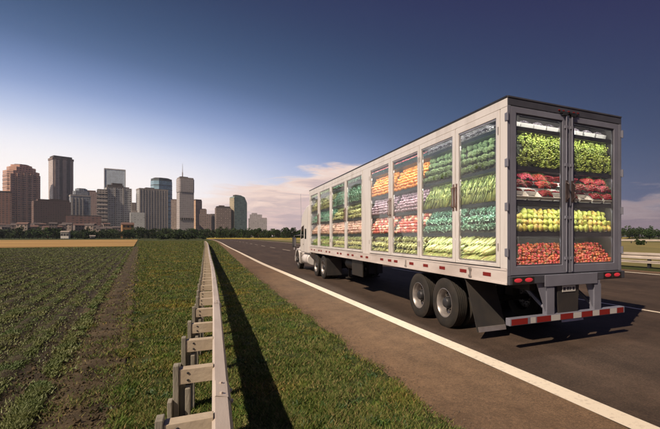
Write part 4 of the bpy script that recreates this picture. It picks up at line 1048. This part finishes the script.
# ================================================================== TREES AND HEDGES
M['bark'] = mat('bark',(.07,.05,.035),.9)
def leaves_mat(nm, a, b): 
    m, nt, bs, out = newmat(nm); L = nt.links.new; g = nt.nodes.new('ShaderNodeNewGeometry'); r = nt.nodes.new('ShaderNodeValToRGB')
    r.color_ramp.elements[0].color = c4(a); r.color_ramp.elements[1].color = c4(b); L(g.outputs['Random Per Island'], r.inputs[0])
    oi = nt.nodes.new('ShaderNodeObjectInfo'); h = nt.nodes.new('ShaderNodeHueSaturation'); mr = nt.nodes.new('ShaderNodeMapRange'); mr.inputs[3].default_value = .7; mr.inputs[4].default_value = 1.35
    L(oi.outputs['Random'], mr.inputs[0]); L(mr.outputs[0], h.inputs['Value']); L(r.outputs[0], h.inputs['Color']); L(h.outputs[0], bs.inputs['Base Color']); bs.inputs['Roughness'].default_value = .7
    bs.inputs['Specular IOR Level'].default_value = .2
    return m
M['leaf_a'] = leaves_mat('leaf_dark_green',(.016,.036,.013),(.05,.075,.024))
M['leaf_b'] = leaves_mat('leaf_mid_green',(.022,.052,.016),(.055,.095,.028))
def crown_np(cx,cy,cz,rx,ry,rz,n,size,seed):
    r = np.random.default_rng(seed); nb = 9
    bc = r.normal(size=(nb,3)); bc /= np.linalg.norm(bc,axis=1)[:,None]; bc *= r.uniform(.35,.8,(nb,1)); br = r.uniform(.28,.5,nb)
    k = r.integers(0,nb,n); d = r.normal(size=(n,3)); d /= np.linalg.norm(d,axis=1)[:,None]
    p = bc[k]+d*br[k][:,None]*r.uniform(.55,1.08,(n,1))
    p = p*np.array([rx,ry,rz])+np.array([cx,cy,cz]); p[:,2] = np.maximum(p[:,2],.1)
    a = r.normal(size=(n,3)); a /= np.linalg.norm(a,axis=1)[:,None]; b = np.cross(a,r.normal(size=(n,3))); b /= np.linalg.norm(b,axis=1)[:,None]
    s = size*r.uniform(.6,1.4,(n,1))
    return np.stack([p-a*s-b*s*.6,p+a*s-b*s*.6,p+a*s*.6+b*s*.8,p-a*s*.6+b*s*.8],1).reshape(-1,3)
def quads(V): return np.arange(len(V)).reshape(-1,4)
def make_tree(seed, h, w, mt):
    root = bpy.data.objects.new('tree',None); COL.objects.link(root); root['_off'] = (0,0,0)
    lo_ = (seed%5) in (0,2,3); V = crown_np(0,0,h*(.47 if lo_ else .56),w/2,w/2,h*(.53 if lo_ else .45),1100,.26*h/8,seed); raw_mesh('crown', V, quads(V), mt, root)
    m = MB(); m.tube([(0,0,-.1),(.1,0,h*.25),(.0,.1,h*.5)],[.035*h/1.2,.028*h,.015*h],7)
    for k in range(4): a = k*1.7+seed; m.tube([(.08,0,h*.28),(math.cos(a)*w*.2,math.sin(a)*w*.2,h*.5),(math.cos(a)*w*.32,math.sin(a)*w*.32,h*.66)],[.018*h,.012*h,.005*h],5)
    m.build('trunk', M['bark'], root, smooth='all'); return root
TV = [Proto(make_tree(k, 8, (6.5,8,9,6,7.5)[k], M[('leaf_a','leaf_b')[k%2]])) for k in range(5)]
def put_tree(u, Z, s, lab, grp, rr=None):
    x, y = at(u,Z); (TV[rr] if rr is not None else random.choice(TV)).take((x,y,0),(0,0,rnd(0,6.28)),(s*rnd(.9,1.3),s*rnd(.9,1.3),s),lab,'tree',grp)
u = -34.0
while u < 306:
    put_tree(u, rnd(262,300), rnd(.62,1.0) if u > 150 else rnd(.55,1.05), 'dark green broadleaf tree in the line of trees below the city skyline', 'trees below the skyline'); u += rnd(3,6)
u = 575.0
while u < 760:
    put_tree(u, rnd(215,260), rnd(.66,.95), 'dark green broadleaf tree beyond the road, right of the trailer', 'trees right of the trailer'); u += rnd(7,11)
u = 330.0
while u < 575:
    put_tree(u, rnd(300,330), rnd(.7,.95), 'dark green broadleaf tree in the line of trees hidden behind the trailer', 'trees behind the trailer'); u += rnd(12,18)
# unbroken wood behind the first trees
parts_ = []
for k in range(220):
    u = -60+k*2.9; x, y = at(u+rnd(-2,2), rnd(305,335)); hh = rnd(2.2,4.8)
    if 330 < u < 560: continue
    parts_.append(crown_np(x,y,hh*.42,2.6,2.6,hh*.6,150,.34,400+k))
for k in range(120):
    u = -60+k*7.2; x, y = at(u+rnd(-3,3), rnd(380,440)); hh = rnd(8.5,11.5) if u > 190 else rnd(7.5,9.5)
    parts_.append(crown_np(x,y,hh*.5,8.5,8.5,hh*.5,420,.62,100+k))
V = np.concatenate(parts_); tag(raw_mesh('woodland', V, quads(V), M['leaf_a']), 'continuous belt of dark woodland behind the nearer trees', 'woodland', kind='stuff')
def bush(u, Z, w, h, lab, seed, mt='leaf_a', d=None, grp=None):
    x, y = at(u,Z); V = crown_np(0,0,h*.48,w/2,(d or w*.6)/2,h*.55,800,max(h*.085,.08),seed); o = raw_mesh('bush', V, quads(V), M[mt]); o.location = (x,y,0); o.rotation_euler.z = -YAW; tag(o,lab,'bush',grp); return o
bush(176,205,11,3.6,'widest dark bush at the field edge below the tower with a mast',41)
bush(190,200,8.5,3.9,'rounded dark bush right of a wider one at the field edge',42)
bush(163,215,9,3.2,'low dark bush at the left end of the clump below the ribbed tower',43)
bush(86,200,3.4,2.2,'small dark bush on the far side of the golden wheat strip',44)
bush(640,83,2.2,1.35,'small round shrub alone in the dry meadow beyond the double guardrail',45)
bush(203,230,5,2.4,'small bush where the long guardrail meets the far treeline',46)
# ================================================================== CITY
def facade(name, wall, glass, pw, ph, wx=(.2,.8), wz=(.28,.78), vary=.5, wall2=None):
    """curtain of windows cut by storey and bay, as a surface pattern"""
    lift = lambda c: (min(.8,c[0]*1.5),min(.8,c[1]*1.66),min(.8,c[2]*1.80))
    wall, glass = lift(wall), lift(glass)
    m, nt, b, out = newmat(name); L = nt.links.new
    tc = nt.nodes.new('ShaderNodeTexCoord'); sp = nt.nodes.new('ShaderNodeSeparateXYZ'); L(tc.outputs['Object'], sp.inputs[0])
    ge = nt.nodes.new('ShaderNodeNewGeometry'); 
    def ma(op, a, c=None):
        n = nt.nodes.new('ShaderNodeMath'); n.operation = op
        for i, x in enumerate((a,c)):
            if x is None: continue
            if isinstance(x,(int,float)): n.inputs[i].default_value = x
            else: L(x, n.inputs[i])
        return n.outputs[0]
    h = ma('DIVIDE', ma('ADD', sp.outputs[0], sp.outputs[1]), pw); v = ma('DIVIDE', sp.outputs[2], ph)
    def band(x, lo, hi): f = ma('FRACT', x); return ma('MULTIPLY', ma('GREATER_THAN', f, lo), ma('LESS_THAN', f, hi))
    msk = ma('MULTIPLY', band(h,*wx), band(v,*wz))
    cb = nt.nodes.new('ShaderNodeCombineXYZ'); L(ma('FLOOR',h), cb.inputs[0]); L(ma('FLOOR',v), cb.inputs[1])
    wn = nt.nodes.new('ShaderNodeTexWhiteNoise'); L(cb.outputs[0], wn.inputs['Vector'])
    r = nt.nodes.new('ShaderNodeValToRGB'); r.color_ramp.elements[0].color = c4(tuple(x*(1-vary) for x in glass)); r.color_ramp.elements[1].color = c4(tuple(min(1,x*(1+vary)) for x in glass)); L(wn.outputs['Value'], r.inputs[0])
    nz_ = nt.nodes.new('ShaderNodeTexNoise'); nz_.inputs['Scale'].default_value = .06; nz_.inputs['Detail'].default_value = 6; L(tc.outputs['Object'], nz_.inputs['Vector'])
    w = nt.nodes.new('ShaderNodeValToRGB'); w.color_ramp.elements[0].position = .3; w.color_ramp.elements[1].position = .7
    w.color_ramp.elements[0].color = c4(wall); w.color_ramp.elements[1].color = c4(wall2 or tuple(x*.82 for x in wall)); L(nz_.outputs[0], w.inputs[0])
    mx = nt.nodes.new('ShaderNodeMix'); mx.data_type = 'RGBA'; L(msk, mx.inputs[0]); L(w.outputs[0], mx.inputs[6]); L(r.outputs[0], mx.inputs[7]); L(mx.outputs[2], b.inputs['Base Color'])
    rg = nt.nodes.new('ShaderNodeMapRange'); rg.inputs[3].default_value = .8; rg.inputs[4].default_value = .18; L(msk, rg.inputs[0]); L(rg.outputs[0], b.inputs['Roughness'])
    bp = nt.nodes.new('ShaderNodeBump'); bp.invert = True; bp.inputs['Strength'].default_value = .6; bp.inputs['Distance'].default_value = .3; L(msk, bp.inputs['Height']); L(bp.outputs[0], b.inputs['Normal'])
    return m
def ngon(w, d, ch=0):
    w, d = w/2, d/2
    if ch <= 0: return [(-w,-d),(w,-d),(w,d),(-w,d)]
    return [(-w+ch,-d),(w-ch,-d),(w,-d+ch),(w,d-ch),(w-ch,d),(-w+ch,d),(-w,d-ch),(-w,-d+ch)]
class Tower:
    def __init__(s, name, u0, u1, Z, rot, label, cat='building', dr=.8, group=None):
        s.Z = Z; s.w = (u1-u0)/FOC*Z; s.u = (u0+u1)/2
        s.rot = R(rot); k = abs(math.cos(s.rot))+dr*abs(math.sin(s.rot)); s.w /= k; s.d = s.w*dr
        x, y = at(s.u, Z+s.d*.3); s.o = empty(name,(x,y,0),label,cat,group)
        s.yaw = -YAW+s.rot - math.atan((s.u-PX)/FOC); s.o.rotation_euler.z = s.yaw
    def z(s, v): return zat(v, s.Z)
    def block(s, part, v0, v1, mt, w=1.0, d=1.0, dx=0, dy=0, ch=0, taper=1.0, bev=0):
        """v0 top picture row, v1 bottom row (None: ground)"""
        a = s.z(v1) if v1 is not None else 0; b = s.z(v0)
        P = ngon(s.w*w, s.d*d, ch*s.w); m = MB(); n = len(P); ox, oy = dx*s.w, dy*s.d
        m.add([(x+ox,y+oy,a) for x,y in P]+[(x*taper+ox,y*taper+oy,b) for x,y in P],[tuple(range(n))[::-1],tuple(range(n,2*n))]+[(i,(i+1)%n,n+(i+1)%n,n+i) for i in range(n)])
        return m.build(part, mt, s.o, off=(0,0,0), bevel=bev)
CM = lambda nm, c, r=.7: mat(nm, c, r, 0, tuple(x*.8 for x in c), .1)
roofd = CM('roof_dark',(.10,.085,.08)); roofl = CM('roof_pale',(.34,.30,.28)); brownr = CM('roof_brown',(.14,.085,.065))
# A reddish slab at the left border
t = Tower('apartment_tower',-14,7.5,760,0,'reddish brown apartment block cut by the left border of the picture'); f = facade('brick_facade_a',(.35,.165,.11),(.09,.06,.055),5,3.6)
t.block('wall',192,None,f); t.block('roof',190.6,192,brownr,1.01,1.01)
# B tall pink-brown tower with stepped crown
t = Tower('apartment_tower',6.5,36.5,800,18,'wide pinkish brown tower with balconied bays and a stepped rounded crown',dr=.7); f = facade('pink_facade',(.49,.275,.195),(.12,.075,.065),4.6,4.2,(.16,.80),(.22,.72))
t.block('wall',171,None,f,.98,.98,ch=.14)
for k in range(-2,3): t.block('balcony_bay',172.5+abs(k)*1.0,None,f,.10,.06,dx=k*.20,dy=-.52)
t.block('upper_storey',167,171,f,.80,.82,ch=.16); t.block('crown',164.6,167,f,.62,.66,ch=.18); t.block('roof',163.8,164.6,brownr,.42,.5,ch=.12)
for k in range(14): t.block('floor_band',176+k*3.8,176.8+k*3.8,CM('pink_band',(.50,.335,.27)) if k==0 else bpy.data.materials['pink_band'],1.0,1.0,ch=.14)
# C slender tower with vertical dark strips
t = Tower('office_tower',51,71,860,14,'tall slender tower with vertical dark strips, the highest on the left',dr=.9); f = facade('strip_facade',(.42,.33,.29),(.12,.09,.085),4.0,3.6,(.3,.8),(.25,.8))
t.block('wall',158.5,None,f,.96,.96); fd = facade('strip_dark',(.10,.075,.07),(.06,.05,.05),4,3.6); fl = CM('strip_pale',(.52,.42,.38))
t.block('dark_strip',157.6,None,fd,.10,.05,dx=-.10,dy=-.49); t.block('dark_strip',157.6,None,fd,.13,.05,dx=.25,dy=-.49)
t.block('pale_strip',160,None,fl,.14,.05,dx=.06,dy=-.5); t.block('pale_strip',160,None,fl,.07,.05,dx=-.36,dy=-.5); t.block('pale_strip',160,None,fl,.05,.05,dx=.42,dy=-.5)
t.block('crown',156.2,158.5,roofd,.86,.86); t.block('parapet',158.2,160.4,CM('tower_cap',(.26,.19,.17)),1.0,1.0)
# D dark brown low block
t = Tower('office_block',36.5,66.5,700,8,'low dark brown slab block standing in front of the slender striped tower',dr=.5); f = facade('brown_facade',(.135,.078,.062),(.085,.052,.044),3.2,3.4,(.25,.75),(.3,.7))
t.block('wall',201.5,None,f); t.block('roof',199.6,201.5,brownr,.86,.9,dx=.04); t.block('plant_room',198.8,199.6,brownr,.3,.5,dx=.1)
# E glass with pale columns and round crown
t = Tower('office_block',71.5,88.5,780,6,'grey glass block with tall pale columns and a domed top',dr=.8); f = facade('grey_glass_a',(.30,.29,.30),(.10,.115,.135),3,3.4,(.1,.86),(.2,.84))
t.block('wall',196,None,f); cw = CM('pale_column',(.50,.47,.45))
for k in range(4): t.block('column',198,None,cw,.07,.06,dx=-.42+k*.17,dy=-.52)
t.block('ledge',195,196.4,cw,1.02,1.02); t.block('upper_storey',191,195,f,.8,.8,dx=.06,ch=.1); t.block('crown',188.6,191,f,.6,.62,dx=.06,ch=.16); t.block('roof',188,188.6,roofl,.45,.5,dx=.06,ch=.1)
# F
t = Tower('office_block',86.5,99,840,0,'pinkish brown plain block between the domed grey block and the balcony block'); f = facade('pink_b',(.30,.20,.17),(.17,.11,.10),3.6,3.6,(.3,.7),(.3,.7))
t.block('wall',192,None,f); t.block('roof',190.5,192,brownr,.6,.7,dx=-.1)
# podium wall
t = Tower('office_block',70,98,640,0,'low dark red building at the foot of the domed grey block',dr=.4); f = facade('red_low',(.17,.085,.07),(.09,.06,.055),5,3.5)
t.block('wall',216,None,f); t.block('roof',215.3,216,roofd,1.01,1.01)
# G+H
t = Tower('apartment_tower',98,107.5,700,-6,'narrow grey brown block of dark stacked balconies',dr=1.1); f = facade('balcony_facade',(.30,.25,.225),(.055,.045,.042),4.2,3.8,(.08,.86),(.3,.92))
t.block('wall',190,None,f)
for k in range(10): t.block('balcony',193+k*3.9,193.9+k*3.9,roofl,1.04,.1,dy=-.52)
t.block('roof',189.2,190,roofd,.9,.9)
t = Tower('apartment_tower',106.5,129.5,720,10,'broad pale grey gridded block with a dark stepped penthouse',dr=.6); f = facade('grid_facade',(.42,.385,.365),(.14,.125,.125),3.4,3.7,(.14,.84),(.26,.84))
t.block('wall',188,None,f); pl_ = CM('grid_pier',(.50,.465,.44))
for k in range(4): t.block('pier',188,None,pl_,.03,.05,dx=-.48+k*.32,dy=-.51)
t.block('penthouse',185.2,188,roofd,.62,.6,dx=-.12); t.block('penthouse',183.2,185.2,roofd,.40,.5,dx=-.05); t.block('plant_room',186.4,188,roofl,.2,.4,dx=.33)
# I white glass slab behind
t = Tower('office_tower',106.5,123.5,980,0,'white framed pale glass slab rising behind the gridded grey block',dr=.5); f = facade('pale_glass',(.40,.42,.45),(.36,.385,.42),2.6,3.8,(.1,.9),(.12,.9),.15)
t.block('wall',170,None,f); fr = CM('white_frame',(.66,.65,.66)); t.block('frame',169,170,fr,1.02,1.04); t.block('frame',169.5,None,fr,.035,.1,dx=-.5,dy=-.5); t.block('frame',169.5,None,fr,.035,.1,dx=.5,dy=-.5)
# J low
t = Tower('office_block',129.5,137,820,0,'small brown block beside the gridded grey block'); f = facade('brown_b',(.22,.17,.145),(.08,.065,.06),4,3.6); t.block('wall',203.5,None,f); t.block('roof',202.6,203.5,roofd,.7,.8)
t = Tower('office_block',131,143.5,700,4,'plain pale grey low block with few windows',dr=.7); f = facade('plain_grey',(.40,.375,.36),(.30,.28,.27),4.5,4,(.35,.7),(.35,.7)); t.block('wall',212.5,None,f); t.block('plant_room',210.5,212.5,roofl,.4,.5,dx=-.2)
# K ribbed
t = Tower('office_tower',138.5,166,740,12,'broad grey tower with close vertical ribs in front of the blue glass tower',dr=.6); f = facade('ribbed',(.33,.30,.285),(.16,.145,.14),3.0,3.6,(.3,.78),(.12,.92),.25)
t.block('wall',190,None,f); rb = CM('rib',(.40,.365,.35))
for k in range(11): t.block('rib',190.3,None,rb,.018,.03,dx=-.475+k*.095,dy=-.505)
t.block('parapet',189,190.4,rb,1.01,1.01); t.block('plant_room',187.6,189,roofd,.3,.4,dx=-.1)
# L blue glass
t = Tower('office_tower',151,172,900,20,'blue glass tower with rounded corners and a dark flat cap',dr=.9); f = facade('blue_glass',(.20,.27,.31),(.20,.30,.36),2.4,3.8,(.06,.94),(.1,.86),.25)
t.block('wall',181,None,f,ch=.2); t.block('cap',178.6,181,CM('cap_blue',(.11,.14,.16)),.98,.98,ch=.2); t.block('roof',177.8,178.6,roofd,.8,.8,ch=.2)
for k in range(11): t.block('floor_band',185+k*4.2,185.6+k*4.2,bpy.data.materials['cap_blue'],1.01,1.01,ch=.2)
# N2 / N
t = Tower('office_block',171.5,178,860,0,'tan sliver of a block between the blue glass tower and the tower with a mast'); f = facade('tan_a',(.38,.28,.23),(.2,.15,.13),3.4,3.6); t.block('wall',200,None,f); t.block('roof',199.2,200,brownr,.8,.8)
t = Tower('office_tower',177,193.5,760,14,'grey tan tower with a bulging top section and a thin mast',dr=.9); f = facade('mast_tower',(.36,.30,.285),(.23,.195,.19),3.0,3.7,(.28,.74),(.2,.8),.2)
t.block('wall',192.5,None,f,.94,.94); t.block('neck',192.2,194,roofd,.86,.86); t.block('upper_storey',179,192.2,f,1.0,1.0,ch=.08); t.block('crown',177.6,179,roofl,.9,.9); t.block('plant_room',176.6,177.6,roofd,.5,.5,dx=-.12)
t.block('louvre_band',217.8,220,roofd,.86,.06,dy=-.46)
for k in range(6): t.block('pier',217.6,220.2,roofl,.03,.06,dx=-.36+k*.144,dy=-.48)
m = MB(); zt = t.z(176.6); m.tube([(-.18*t.w,0,zt-1),(-.18*t.w,0,t.z(170)),(-.18*t.w,0,t.z(163))],[.7,.45,.18],6); m.tube([(-.18*t.w,0,zt-1),(-.18*t.w,0,t.z(172))],.9,6); m.build('mast', roofl, t.o, off=(0,0,0))
t = Tower('office_block',192.5,201.5,860,30,'orange lit narrow block right of the tower with a mast',dr=1.0); f = facade('orange_light_tint',(.50,.31,.20),(.28,.18,.13),3.6,3.8,(.25,.7),(.25,.75)); t.block('wall',200.5,None,f); t.block('roof',199.4,200.5,brownr,.9,.9)  # the orange light on this block is put into its wall colour
t = Tower('office_block',200,212,820,0,'low brown building with a stepped roof between two towers',dr=.7); f = facade('brown_c',(.21,.145,.12),(.10,.075,.07),4,3.6); t.block('wall',214,None,f); t.block('upper_storey',209.5,214,f,.5,.8,dx=-.2); t.block('roof',208.8,209.5,brownr,.4,.7,dx=-.2)
t = Tower('office_block',210,217.5,900,0,'small dark block left of the dark brown patterned block'); f = facade('dark_c',(.13,.105,.10),(.07,.06,.06),4,3.6); t.block('wall',214.5,None,f); t.block('roof',213.9,214.5,roofd,.8,.8)
# P, Q, R
t = Tower('apartment_tower',215.5,230.5,760,8,'dark brown patterned block beside the green glass tower',dr=.7); f = facade('dark_pattern',(.155,.11,.095),(.26,.20,.17),3.8,4.2,(.3,.62),(.3,.62),.6); t.block('wall',208,None,f); t.block('roof',206.4,208,roofd,.9,.9); t.block('plant_room',205.4,206.4,brownr,.35,.5,dx=-.1)
t = Tower('office_tower',230.5,246.5,780,26,'green glass tower with a sloping top and a sunlit left flank',dr=.75); f = facade('green_glass',(.20,.235,.20),(.17,.225,.20),3.0,3.8,(.08,.92),(.1,.86),.25)
a, b = t.z(203), t.z(195.2); w_, d_ = t.w/2, t.d/2; m = MB(); m.prism([(-w_,0),(w_,0),(w_,t.z(202.5)),(w_*.62,t.z(197)),(-w_*.1,b),(-w_,t.z(197))],'y',-d_,d_); m.build('wall', f, t.o, off=(0,0,0))
m = MB(); yl = facade('flank_sun_tint',(.34,.27,.18),(.26,.22,.16),3,3.8,(.3,.7),(.3,.7)); m.box(-w_-.6,-w_-.02,-d_*1.0,d_*1.0,0,t.z(198)); m.build('side_wall', yl, t.o, off=(0,0,0)); t.block('roof',194.9,196.2,roofd,.3,.5,dx=-.2)  # yellow sunlight is put into the colour of this left slab
t = Tower('office_block',249,266.5,1000,0,'pale pinkish grey stepped block alone at the right end of the skyline',dr=.6); f = facade('pale_r',(.30,.255,.25),(.22,.19,.19),5,4,(.3,.7),(.3,.7)); t.block('wall',218.5,None,f); t.block('upper_storey',214.6,218.5,f,.66,.8,dx=-.1); t.block('upper_storey',213,214.6,f,.3,.5,dx=-.18); t.block('roof',217.8,218.5,roofl,.25,.8,dx=.36)
# ---- low town roofs between the towers and the trees
M['tile'] = CM('roof_tiles',(.17,.105,.09)); M['tile2'] = CM('roof_slates',(.12,.10,.10)); M['stucco'] = CM('stucco',(.42,.34,.30)); M['stucco2'] = CM('stucco_grey',(.22,.18,.17))
M['paned'] = mat('window_dark',(.05,.05,.06),.2)
def house(u, Z, w, vtop, lab, wm, rm, grp='low houses below the skyline'):
    x, y = at(u,Z); o = empty('house',(x,y,0),lab,'house',grp); o.rotation_euler.z = -YAW-math.atan((u-PX)/FOC)+rnd(-.4,.4)
    zt = zat(vtop,Z); ze = zt-w*.22; d = w*.7; W2, D2 = w/2, d/2
    m = MB(); m.box(-W2,W2,-D2,D2,0,ze); m.build('wall', wm, o, off=(0,0,0))
    m = MB(); m.prism([(-D2-.4,ze+.02),(D2+.4,ze+.02),(0,zt)],'x',-W2-.3,W2+.3); m.build('roof', rm, o, off=(0,0,0))
    for k in range(3):
        for zz in (ze-2.4,ze-5.6): m = MB(); m.box((-.34+.34*k)*w-.6,(-.34+.34*k)*w+.6,-D2-.05,-D2-.02,zz,zz+1.5); m.build('window', M['paned'], o, off=(0,0,0))
u = -8
while u < 118:
    house(u, rnd(430,560), rnd(4.5,11), rnd(222,227), 'low house with a muted roof among others between the treetops and the towers', random.choice([M['stucco'],M['stucco2'],M['stucco2']]), random.choice([M['tile'],M['tile2']])); u += rnd(3.2,6)
house(65.5,262,4.2,230.8,'small white house standing alone in the dark trees',CM('white_wall',(.78,.76,.74)),roofl,'white houses in the trees')
house(127.5,330,8,222.5,'orange lit house with a gable at the foot of the gridded grey block',CM('orange_lit_wall',(.52,.29,.13)),M['tile'],'orange houses')  # warm light painted into the house wall as an orange base colour
house(92.5,258,2.6,235.2,'tiny white hut right of the white house, at the edge of the wheat',bpy.data.materials['white_wall'],roofl,'white huts')

for o in list(bpy.data.objects):
    if '_off' in o: del o['_off']
